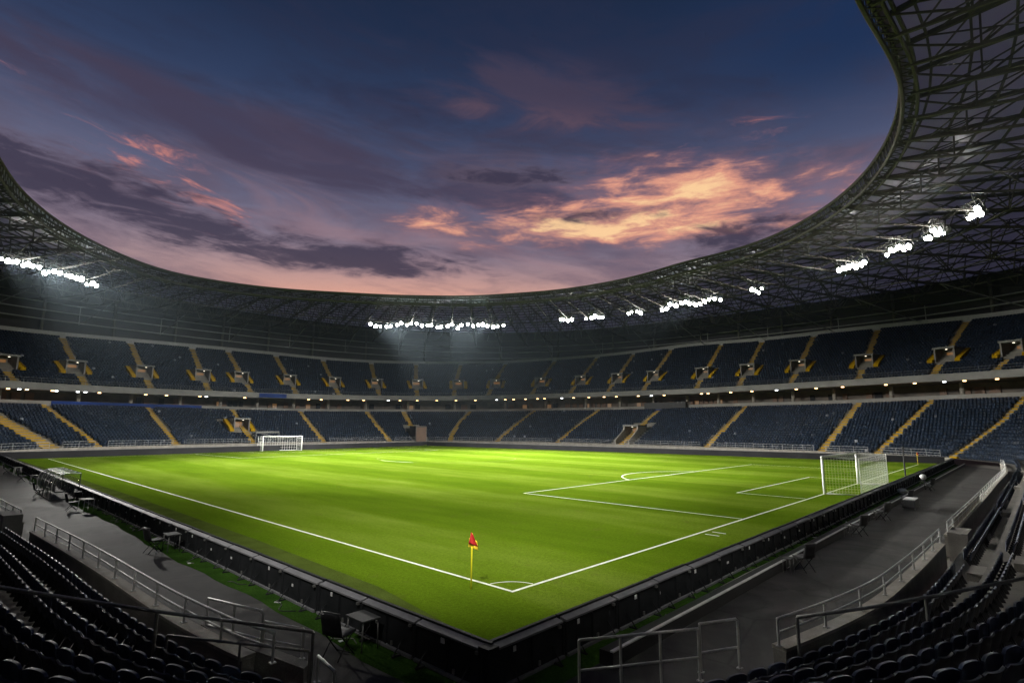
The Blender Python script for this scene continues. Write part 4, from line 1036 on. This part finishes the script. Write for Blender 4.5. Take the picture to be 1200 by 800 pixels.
def corner_flag(x, y, label, s=1.0):
    e = empty('corner_flag', (x, y, 0)); tag(e, label, 'flag')
    MB().tube([(0, 0, 0), (0.005, 0.0, 1.0), (0.0, 0, 1.5)], 0.022, 10).build('pole', M['yellow_pole'], e, smooth=True)
    def cloth(z0, z1, w0, w1, mat, ph):
        mb = MB(); n, m = 8, 6; vs = []; r = Vector((RT[0], RT[1], 0)).normalized(); f = Vector((FW[0], FW[1], 0)).normalized()
        for j in range(m + 1):
            for i in range(n + 1):
                u, v = i / n, j / m; wd = (w0 + (w1 - w0) * v); z = z0 + (z1 - z0) * v - 0.10 * u * u
                vs.append(r * (wd * (u - 0.35)) + f * (0.05 * math.sin(u * 7 + ph + v * 2) * (0.3 + u)) + Vector((0, 0, z)))
        fs = [(j * (n + 1) + i, j * (n + 1) + i + 1, (j + 1) * (n + 1) + i + 1, (j + 1) * (n + 1) + i) for j in range(m) for i in range(n)]
        mb.add(vs, fs); o = mb.build('flag_cloth', mat, e, smooth=True)
        so_ = o.modifiers.new('thick', 'SOLIDIFY'); so_.thickness = 0.006
        return o
    cloth(1.12, 1.36, 0.28, 0.22, M['flag_yellow'], 0.4)
    o_ = cloth(1.22, 1.53, 0.27, 0.07, M['red'], 1.8); o_.location = (-0.045 * FW[0], -0.045 * FW[1], 0)
    return e
corner_flag(-0.63, 0.99, 'yellow corner flag pole with drooping red and yellow cloth at the near corner')
corner_flag(75.7, -0.35, 'tiny corner flag standing at the far right end of the goal line')

# ------------------------------------------------------------------ steward chairs and tables
def make_chair():
    e = empty('folding_chair')     # faces +y
    def bf(u, v): 
        x = (u - .5) * .42; return (x, -0.20 - 0.10 * v - 0.02 * (1 - (2 * u - 1) ** 2), 0.46 + v * 0.42)
    shell(bf, 6, 5, -0.055).build('backrest', M['black_plastic'], e, smooth=True)
    MB().tube([(-.22, -.30, .885), (.22, -.30, .885)], 0.012, 8).build('back_rail', M['dark_rail'], e, smooth=True)
    def sf(u, v): return ((u - .5) * .43, -0.2 + v * .42, 0.45 - 0.02 * math.sin(PI * v) + .015 * (2 * u - 1) ** 2)
    shell(sf, 6, 5, 0.04).build('seat', M['black_plastic'], e, smooth=True)
    for s in (-1, 1):
        MB().tube([(s * .21, -.31, .88), (s * .21, -.20, .45), (s * .21, .20, 0.0)], .013, 8).build('leg', M['black_plastic'], e, smooth=True)
        MB().tube([(s * .19, .18, .44), (s * .19, -.05, .25), (s * .19, -.26, 0.0)], .013, 8).build('leg', M['black_plastic'], e, smooth=True)
    MB().tube([(-.2, .17, .03), (.2, .17, .03)], .01, 6).build('stretcher', M['black_plastic'], e)
    return e
def make_table(mat, L_=0.8, W_=0.5, H_=0.62):
    e = empty('folding_table')
    tp = MB(); tp.box((0, 0, H_), (L_, W_, 0.035)); o = tp.build('tabletop', M[mat], e)
    bv = o.modifiers.new('edge', 'BEVEL'); bv.width = 0.012; bv.segments = 2
    for sx in (-1, 1):
        for sy in (-1, 1): MB().tube([(sx * (L_ / 2 - .05), sy * (W_ / 2 - .05), H_ - .02), (sx * (L_ / 2 - .04), sy * (W_ / 2 - .03), 0)], .014, 8).build('leg', M['dark_rail'] if mat == 'table' else M['steel'], e, smooth=True)
    MB().bar((-(L_ / 2 - .06), 0, H_ * .35), (L_ / 2 - .06, 0, H_ * .35), .02).build('stretcher', M['dark_rail'], e)
    return e
ch0 = make_chair(); tb0 = make_table('table', 0.66, 0.44, 0.58); tbp = make_table('table_pale', 0.95, 0.5)
used = {'c': False, 't': False, 'p': False}
def put(kind, x, y, rz, label, group):
    src = {'c': ch0, 't': tb0, 'p': tbp}[kind]; o = src if not used[kind] else copy_tree(src); used[kind] = True
    o.location = (x, y, 0); o.rotation_euler = (0, 0, rz); tag(o, label, 'chair' if kind == 'c' else 'table', group); return o
GC, GT = 'chairs along the walkways', 'tables along the walkways'
# left walkway: chairs face the pitch (+x)
def pxl(x, y): q = at(x, y, 0); return q[0], q[1]
x, y = pxl(397, 768); put('c', x, y, -PI / 2 + 0.35, 'black chair with its back to us beside the boards, left of the corner', GC)
x, y = pxl(424, 757); put('t', x, y, PI / 2 + 0.0, 'grey folding table against the boards left of the corner', GT)
x, y = pxl(180, 647); put('c', x, y, -PI / 2 + 0.15, 'black chair on the left walkway, second from the corner', GC)
x, y = pxl(200, 645); put('t', x, y, PI / 2, 'grey folding table on the left walkway, second from the corner', GT)
x, y = pxl(84, 598); put('c', x, y, -PI / 2, 'black chair on the left walkway just before the clear shelter', GC)
x, y = pxl(100, 599); put('p', x, y, PI / 2 + 0.1, 'pale folding table on the left walkway just before the clear shelter', GT)
x, y = pxl(45, 582); put('c', x, y, -PI / 2, 'black chair on the left walkway beside the clear shelter', GC)
x, y = pxl(59, 583); put('p', x, y, PI / 2, 'pale folding table in front of the clear shelter', GT)
x, y = pxl(25, 564); put('c', x, y, -PI / 2, 'black chair on the left walkway beyond the clear shelter', GC)
x, y = pxl(39, 566); put('t', x, y, PI / 2, 'grey folding table on the left walkway beyond the clear shelter', GT)
x, y = pxl(8, 555); put('c', x, y, -PI / 2, 'farthest black chair on the left walkway near the photo edge', GC)
x, y = pxl(20, 556); put('p', x, y, PI / 2, 'farthest pale folding table on the left walkway', GT)
# right walkway: chairs face the pitch (+y)
for (px, py, lab, gr, c) in ((939, 668, 'black chair at the kerb behind the near goal side, nearest the corner', GC, 'c'), (1007, 627, 'black chair at the kerb, second from the corner', GC, 'c'), (1034, 609, 'black chair at the kerb, third from the corner', GC, 'c'), (1061, 591, 'black chair at the kerb beside the covered table', GC, 'c'), (1088, 574, 'farthest black chair at the kerb by the white equipment', GC, 'c')):
    x, y = pxl(px, py); y = -5.15; x = at(px, py, 0)[0]; put('c', x, y, -0.45, lab, gr)
    if py > 600:
        tt2 = copy_tree(tb0); tt2.location = (x - 0.55, -4.86, 0); tt2.rotation_euler = (0, 0, 0.0); tag(tt2, 'small grey table at the kerb beside the ' + {668: 'nearest', 627: 'second', 609: 'third'}[py] + ' chair from the corner', 'table', GT)
        tt2.scale = (0.6, 0.6, 0.75)
ct = empty('covered_table', (27.6, -5.55, 0)); tag(ct, 'table under a dark cloth with a white top on the right walkway', 'table')
MB().box((0, 0, .30), (1.7, .6, .42)).build('table_cloth', M['black_plastic'], ct); MB().box((0.1, 0, .535), (1.3, .55, .03)).build('tabletop', M['sticker'], ct)
for sx in (-.8, .8):
    for sy in (-.28, .28): MB().tube([(sx, sy, 0), (sx, sy, .12)], .02, 6).build('leg', M['dark_rail'], ct)
cam = empty('camera_stand', (39.5, -4.9, 0)); tag(cam, 'white covered camera on a tripod by the kerb beyond the covered table', 'camera')
bdm = MB()
def blob(c, r, n=8):
    mb = MB(); vs = []; fs = []
    for j in range(n + 1):
        for i in range(n):
            a, b2 = PI * j / n, 2 * PI * i / n; k_ = 1 + 0.12 * math.sin(3 * b2 + j)
            vs.append((c[0] + r[0] * k_ * math.sin(a) * math.cos(b2), c[1] + r[1] * k_ * math.sin(a) * math.sin(b2), c[2] + r[2] * math.cos(a)))
    for j in range(n):
        for i in range(n): fs.append((j * n + i, (j + 1) * n + i, (j + 1) * n + (i + 1) % n, j * n + (i + 1) % n))
    return mb.add(vs, fs)
blob((0, 0, 0.98), (.30, .2, .2)).build('camera_cover', M['sticker'], cam, smooth=True)
for a in (0, 2.1, 4.2): MB().tube([(0, 0, .85), (.45 * math.cos(a), .45 * math.sin(a), 0)], .02, 6).build('leg', M['black_plastic'], cam)
bag = blob((0, 0, .2), (.5, .3, .18)); o = bag.build('equipment_cover', M['sticker'], loc=(35.5, -4.1, 0.02)); tag(o, 'small white covered bundle on the turf strip beyond the near goal', 'cover')

# clear shelter on the left
sh = empty('shelter', (-4.95, 31.2, 0), 0); tag(sh, 'clear curved plastic shelter with benches on the left walkway beside the boards', 'shelter')
Ls, prof = 5.6, [(-0.95, 0.05), (-0.95, 0.9), (-0.85, 1.25), (-0.55, 1.45), (-0.1, 1.52), (0.35, 1.5)]
cs = MB(); cs.strip([(p0, 0, z) for p0, z in prof], [(p0, Ls, z) for p0, z in prof])
for yy in (0, Ls): cs.add([(p0, yy, z) for p0, z in prof] + [(0.35, yy, 0.05)], [tuple(range(len(prof) + 1))])
cs.build('canopy', M['clear'], sh)
for yy in np.linspace(0, Ls, 5): MB().tube([(p0, yy, z) for p0, z in prof], .025, 6).build('frame_rib', M['steel'], sh, smooth=True)
for p0, z in (prof[0], prof[-1], prof[3]): MB().tube([(p0, 0, z), (p0, Ls, z)], .022, 6).build('frame_bar', M['steel'] if z < 1.5 else M['black_plastic'], sh)
for yy in (0, Ls): MB().tube([(.35, yy, 1.5), (.35, yy, 0)], .025, 6).build('frame_post', M['black_plastic'], sh)
bn = MB(); bn.box((-0.55, Ls / 2, .45), (.4, Ls - .3, .05)); bn.box((-.78, Ls / 2, .7), (.05, Ls - .3, .4)); bn.build('bench', M['black_plastic'], sh)
MB().box((-.3, Ls / 2, .03), (1.4, Ls, .06)).build('base', M['table_pale'], sh)
eq = MB(); eq.box((0, 0, .45), (.35, .5, .3)); eq.bar((0, -.2, 0), (0, .1, .5), .05); eq.bar((0, .3, 0), (0, 0, .5), .05); eq.bar((-.3, 0, 0), (0, 0, .5), .05); eq.tube([(.0, .2, .55), (.0, .6, .62)], .09, 8)
tag(eq.build('tripod_camera', M['black_plastic'], loc=(-4.95, 29.4, 0)), 'black camera on a low tripod at the near end of the clear shelter', 'camera')

# cables and small litter along the boards
for i in range(14):
    left = i < 7; u = (i % 7) * 3.3 + random.uniform(-.8, .8); n = random.randint(4, 6); q = []
    for k_ in range(n):
        a = u + k_ * random.uniform(.16, .3); b_ = random.uniform(.16, .55)
        q.append((BL - 0.12 - b_, a, .016) if left else (a, BR - 0.12 - b_, .02))
    mb = MB(); mb.tube(q, .011, 5)
    tag(mb.build('cable', M['table_pale'] if i % 3 == 0 else M['black_plastic'], smooth=True), ('loose cable on the turf at the foot of the left boards' if left else 'loose cable on the turf strip behind the goal end boards') + (', pale' if i % 3 == 0 else ', black'), 'cable', 'cables at the foot of the ' + ('left' if left else 'goal end') + ' boards' + (', pale' if i % 3 == 0 else ', black'))
for i in range(8):
    left = i < 4; u = random.uniform(-2, 22); b_ = random.uniform(.2, .7); x, y = (BL - .1 - b_, u) if left else (u, BR - .1 - b_)
    mb = MB(); w_, h_ = random.uniform(.04, .09), random.uniform(.03, .06)
    mb.add([(-w_, -h_, .012), (w_, -h_ * .7, .02), (w_ * .8, h_, .014), (0, h_ * 1.3, .035), (-w_ * .9, h_ * .8, .012)], [(0, 1, 2, 3, 4)]); o = mb.build('paper_scrap', M['sticker'], loc=(x, y, 0)); o.rotation_euler = (0, 0, random.uniform(0, 6))
    md = o.modifiers.new('thick', 'SOLIDIFY'); md.thickness = 0.004
    tag(o, 'scrap of white paper on the turf at the foot of the ' + ('left' if left else 'goal end') + ' boards', 'litter', 'paper scraps by the ' + ('left' if left else 'goal end') + ' boards')

# ------------------------------------------------------------------ thin evening haze under the floodlights
HZ = MB(); HZ.box((50, 50, 22), (720, 720, 46)); hm = bpy.data.materials.new('haze'); hm.use_nodes = True; hn = hm.node_tree
for n in list(hn.nodes):
    if n.type != 'OUTPUT_MATERIAL': hn.nodes.remove(n)
pv = hn.nodes.new('ShaderNodeVolumePrincipled'); pv.inputs['Color'].default_value = (0.66, 0.84, 1.0, 1); pv.inputs['Density'].default_value = 0.000055; pv.inputs['Anisotropy'].default_value = 0.70
hn.links.new(pv.outputs[0], [n for n in hn.nodes if n.type == 'OUTPUT_MATERIAL'][0].inputs['Volume'])
tag(HZ.build('haze', hm), kind='stuff')

# ------------------------------------------------------------------ world: dusk sky with clouds
W = bpy.data.worlds.new('World'); S.world = W; W.use_nodes = True; nt = W.node_tree
for n in list(nt.nodes): nt.nodes.remove(n)
out = N(nt, 'ShaderNodeOutputWorld'); bg = N(nt, 'ShaderNodeBackground'); L(nt, bg.outputs[0], out.inputs[0])
tc = N(nt, 'ShaderNodeTexCoord')
def dot(v):
    n = nt.nodes.new('ShaderNodeVectorMath'); n.operation = 'DOT_PRODUCT'; L(nt, tc.outputs['Generated'], n.inputs[0]); n.inputs[1].default_value = v; return n.outputs['Value']
hr = math.hypot(RT[0], RT[1]); hf = math.hypot(FW[0], FW[1])
dx, dy, dz = dot((RT[0] / hr, RT[1] / hr, 0)), dot((FW[0] / hf, FW[1] / hf, 0)), dot((0, 0, 1))
deg = 180 / PI
az = math_n(nt, 'MULTIPLY', math_n(nt, 'ARCTAN2', dx, dy), deg); el = math_n(nt, 'MULTIPLY', math_n(nt, 'ARCSINE', dz), deg)
def comb(a, b, c=0.0):
    n = nt.nodes.new('ShaderNodeCombineXYZ')
    for i, v in enumerate((a, b, c)):
        if isinstance(v, (int, float)): n.inputs[i].default_value = v
        else: L(nt, v, n.inputs[i])
    return n.outputs[0]
def noise(sx, sy, tilt=0.0, detail=7.0, rough=0.58, dist=0.4, ox=0.0, oy=0.0, warp=None):
    e2 = math_n(nt, 'MULTIPLY_ADD', az, tilt, el)
    v = comb(math_n(nt, 'MULTIPLY_ADD', az, sx, ox), math_n(nt, 'MULTIPLY_ADD', e2, sy, oy))
    n = N(nt, 'ShaderNodeTexNoise', Scale=1.0, Detail=detail, Roughness=rough, Distortion=dist); L(nt, v, n.inputs['Vector']); return n.outputs['Fac']
def gauss(a0, e0, sa, se, tilt=0.0):
    da = math_n(nt, 'SUBTRACT', az, a0); de = math_n(nt, 'SUBTRACT', math_n(nt, 'MULTIPLY_ADD', da, -tilt, el), e0)
    q = math_n(nt, 'ADD', math_n(nt, 'POWER', math_n(nt, 'ABSOLUTE', math_n(nt, 'DIVIDE', da, sa)), 2.0), math_n(nt, 'POWER', math_n(nt, 'ABSOLUTE', math_n(nt, 'DIVIDE', de, se)), 2.0))
    return math_n(nt, 'EXPONENT', math_n(nt, 'MULTIPLY', q, -1.0))
def sstep(v, lo, hi):
    n = nt.nodes.new('ShaderNodeMapRange'); n.interpolation_type = 'SMOOTHSTEP'; n.inputs['From Min'].default_value = lo; n.inputs['From Max'].default_value = hi; L(nt, v, n.inputs['Value']); return n.outputs['Result']
def mix(f, a, b, mode='MIX'):
    n = N(nt, 'ShaderNodeMix', data_type='RGBA', blend_type=mode)
    L(nt, f, n.inputs['Factor']) if not isinstance(f, (int, float)) else setattr(n.inputs['Factor'], 'default_value', f)
    for s_, v in (('A', a), ('B', b)):
        if isinstance(v, tuple): n.inputs[s_].default_value = (*v, 1)
        else: L(nt, v, n.inputs[s_])
    return n.outputs['Result']
def mx2(a, b): return math_n(nt, 'MULTIPLY', a, b, clamp=True)
eln = math_n(nt, 'DIVIDE', el, 60.0, clamp=True)
def s2l(c): return tuple(((v / 255 + 0.055) / 1.055) ** 2.4 if v > 10 else v / 255 / 12.92 for v in c)
base = ramp(nt, eln, [(0.0, s2l((20, 18, 24))), (0.10, s2l((60, 46, 50))), (0.17, s2l((186, 134, 122))), (0.235, s2l((168, 138, 142))), (0.29, s2l((132, 120, 140))), (0.36, s2l((96, 98, 128))), (0.43, s2l((66, 76, 110))), (0.52, s2l((40, 58, 94))), (0.62, s2l((23, 42, 74))), (0.74, s2l((14, 32, 60))), (1.0, s2l((9, 25, 52)))]).outputs['Color']
base = mix(mx2(sstep(az, 14, 36), sstep(el, 25, 35)), base, s2l((13, 42, 82)))
# warm band at the skyline, strongest in the middle
base = mix(math_n(nt, 'MULTIPLY', gauss(-9, 10.5, 22, 4.2), 0.95, clamp=True), base, s2l((244, 164, 128)))
add = lambda *a: a[0] if len(a) == 1 else math_n(nt, 'ADD', a[0], add(*a[1:]), clamp=True)
sub = lambda a, b: math_n(nt, 'SUBTRACT', a, b)
mul = lambda a, b: math_n(nt, 'MULTIPLY', a, b)
# broad layered cloud sheets all over the sky
na = noise(0.040, 0.150, 0.10, 9, 0.60, 0.7, 3.1, 1.7); nb = noise(0.13, 0.46, 0.06, 8, 0.62, 0.8, 8.1, 4.4)
nab = add(mul(na, 0.68), mul(nb, 0.32))
sheet = mul(sstep(nab, 0.40, 0.64), sstep(el, 50, 30))
col = mix(mul(sheet, 0.85), base, mix(sstep(el, 19, 33), s2l((98, 86, 108)), s2l((38, 44, 72))))
nv = noise(0.05, 0.24, 0.10, 9, 0.62, 0.8, 17.3, 2.2)
col = mix(mul(mx2(sstep(nv, 0.45, 0.72), gauss(-4, 20, 40, 6.5)), 0.50), col, s2l((164, 122, 128)))
# two long mauve bands high up
nc = noise(0.055, 0.26, 0.10, 9, 0.60, 0.6, 11.0, 5.0)
bands = add(gauss(1, 32.5, 15, 3.6, -0.10), gauss(-30, 26.2, 26, 2.6, -0.07), gauss(-4, 24.0, 14, 1.6, -0.16))
bt_ = sub(nc, math_n(nt, 'MULTIPLY_ADD', bands, -0.24, 0.60))
col = mix(mul(mx2(sstep(bt_, -0.10, 0.18), sstep(bands, 0.02, 0.5)), 0.78), col, mix(sstep(el, 25, 33), s2l((66, 58, 82)), s2l((70, 60, 82))))
col = mix(mul(mx2(sstep(bt_, 0.02, 0.2), gauss(-1, 31.0, 15, 1.3, -0.10)), 0.55), col, s2l((112, 84, 98)))
# glowing sunlit clouds
n3_ = noise(0.060, 0.28, -0.05, 8, 0.60, 0.4, 1.4, 9.1); n3f = noise(0.16, 0.60, 0.02, 9, 0.62, 0.35, 4.0, 2.0)
nn3 = add(mul(n3_, 0.42), mul(n3f, 0.58))
glow = add(gauss(3, 20.6, 15, 2.6, 0.01), gauss(17, 23.2, 12, 3.6, -0.07), gauss(29, 21.0, 10, 2.8, 0.0), mul(gauss(-8, 21.0, 9, 1.6, -0.05), 0.12))
thr = sub(nn3, math_n(nt, 'MULTIPLY_ADD', glow, -0.20, 0.60))
lit = mx2(sstep(thr, -0.08, 0.15), sstep(glow, 0.02, 0.6))
hot = gauss(4, 20.5, 12, 1.6, 0.01)
lv_ = add(sub(thr, 0.02), mul(hot, 0.115), mul(gauss(19, 23.3, 9, 2.2, -0.06), 0.03))
litcol = mix(sstep(lv_, 0.115, 0.215), mix(sstep(lv_, 0.0, 0.13), s2l((140, 100, 112)), s2l((226, 146, 118))), s2l((255, 204, 142)))
col = mix(mul(lit, 0.95), col, litcol)
# small pink flecks at the left and upper right
n4 = noise(0.20, 0.80, 0.10, 9, 0.64, 0.7, 2.2, 6.4)
pk_ = add(gauss(-31, 19.8, 7, 2.6, -0.30), mul(gauss(-38, 22.5, 8, 2.2), 0.7), mul(gauss(23, 27.5, 8, 1.4), 0.7), mul(gauss(-45, 26.5, 5, 1.6), 0.5))
pth = sub(n4, math_n(nt, 'MULTIPLY_ADD', pk_, -0.12, 0.63))
col = mix(mul(mx2(sstep(pth, -0.06, 0.13), sstep(pk_, 0.05, 0.8)), 0.58), col, mix(sstep(pth, 0.02, 0.14), s2l((158, 108, 118)), s2l((228, 130, 108))))
# dark low clouds in front
n5 = noise(0.085, 0.40, 0.05, 8, 0.60, 0.9, 25.5, 0.6); n5f = noise(0.24, 0.9, 0.05, 8, 0.62, 0.8, 2.5, 7.6)
n55 = add(mul(n5, 0.6), mul(n5f, 0.4))
dk = add(gauss(-38, 18.9, 13, 2.8, -0.13), gauss(-14, 16.6, 14, 1.8, -0.03), mul(gauss(0, 25.4, 8, 1.4, -0.05), 0.9), gauss(23, 18.3, 9, 1.7, 0.05), mul(gauss(12, 21.6, 12, 0.8, 0.03), 0.7))
dth = sub(n55, math_n(nt, 'MULTIPLY_ADD', dk, -0.26, 0.60))
dm = mx2(sstep(dth, -0.07, 0.13), sstep(dk, 0.03, 0.5))
col = mix(mul(dm, 0.90), col, mix(sstep(dth, 0.0, 0.16), s2l((98, 84, 102)), s2l((60, 54, 76))))
hs_ = N(nt, 'ShaderNodeHueSaturation'); hs_.inputs['Saturation'].default_value = 0.90; L(nt, col, hs_.inputs['Color']); L(nt, hs_.outputs['Color'], bg.inputs['Color']); bg.inputs['Strength'].default_value = 1.0

# ------------------------------------------------------------------ camera and render settings
cd = bpy.data.cameras.new('camera'); co = bpy.data.objects.new('camera', cd); COL.objects.link(co)
mw = Matrix(((RT[0], UP[0], -FW[0], CAM[0]), (RT[1], UP[1], -FW[1], CAM[1]), (RT[2], UP[2], -FW[2], CAM[2]), (0, 0, 0, 1)))
co.matrix_world = mw; cd.sensor_width = 36.0; cd.sensor_fit = 'HORIZONTAL'; cd.lens = 36.0 * F / 1200.0; cd.clip_start = 0.1; cd.clip_end = 5000
S.camera = co
S.render.engine = 'CYCLES'
vs_ = S.view_settings; vs_.view_transform = 'Standard'; vs_.look = 'None'; vs_.exposure = 0.0; vs_.gamma = 1.0; vs_.use_curve_mapping = False
cy = S.cycles; cy.use_denoising = True; cy.use_light_tree = True; cy.max_bounces = 6; cy.volume_bounces = 0; cy.diffuse_bounces = 3; cy.glossy_bounces = 3; cy.transparent_max_bounces = 8; cy.sample_clamp_indirect = 4.0; cy.caustics_reflective = False; cy.caustics_refractive = False
try: cy.denoiser = 'OPENIMAGEDENOISE'
except Exception: pass
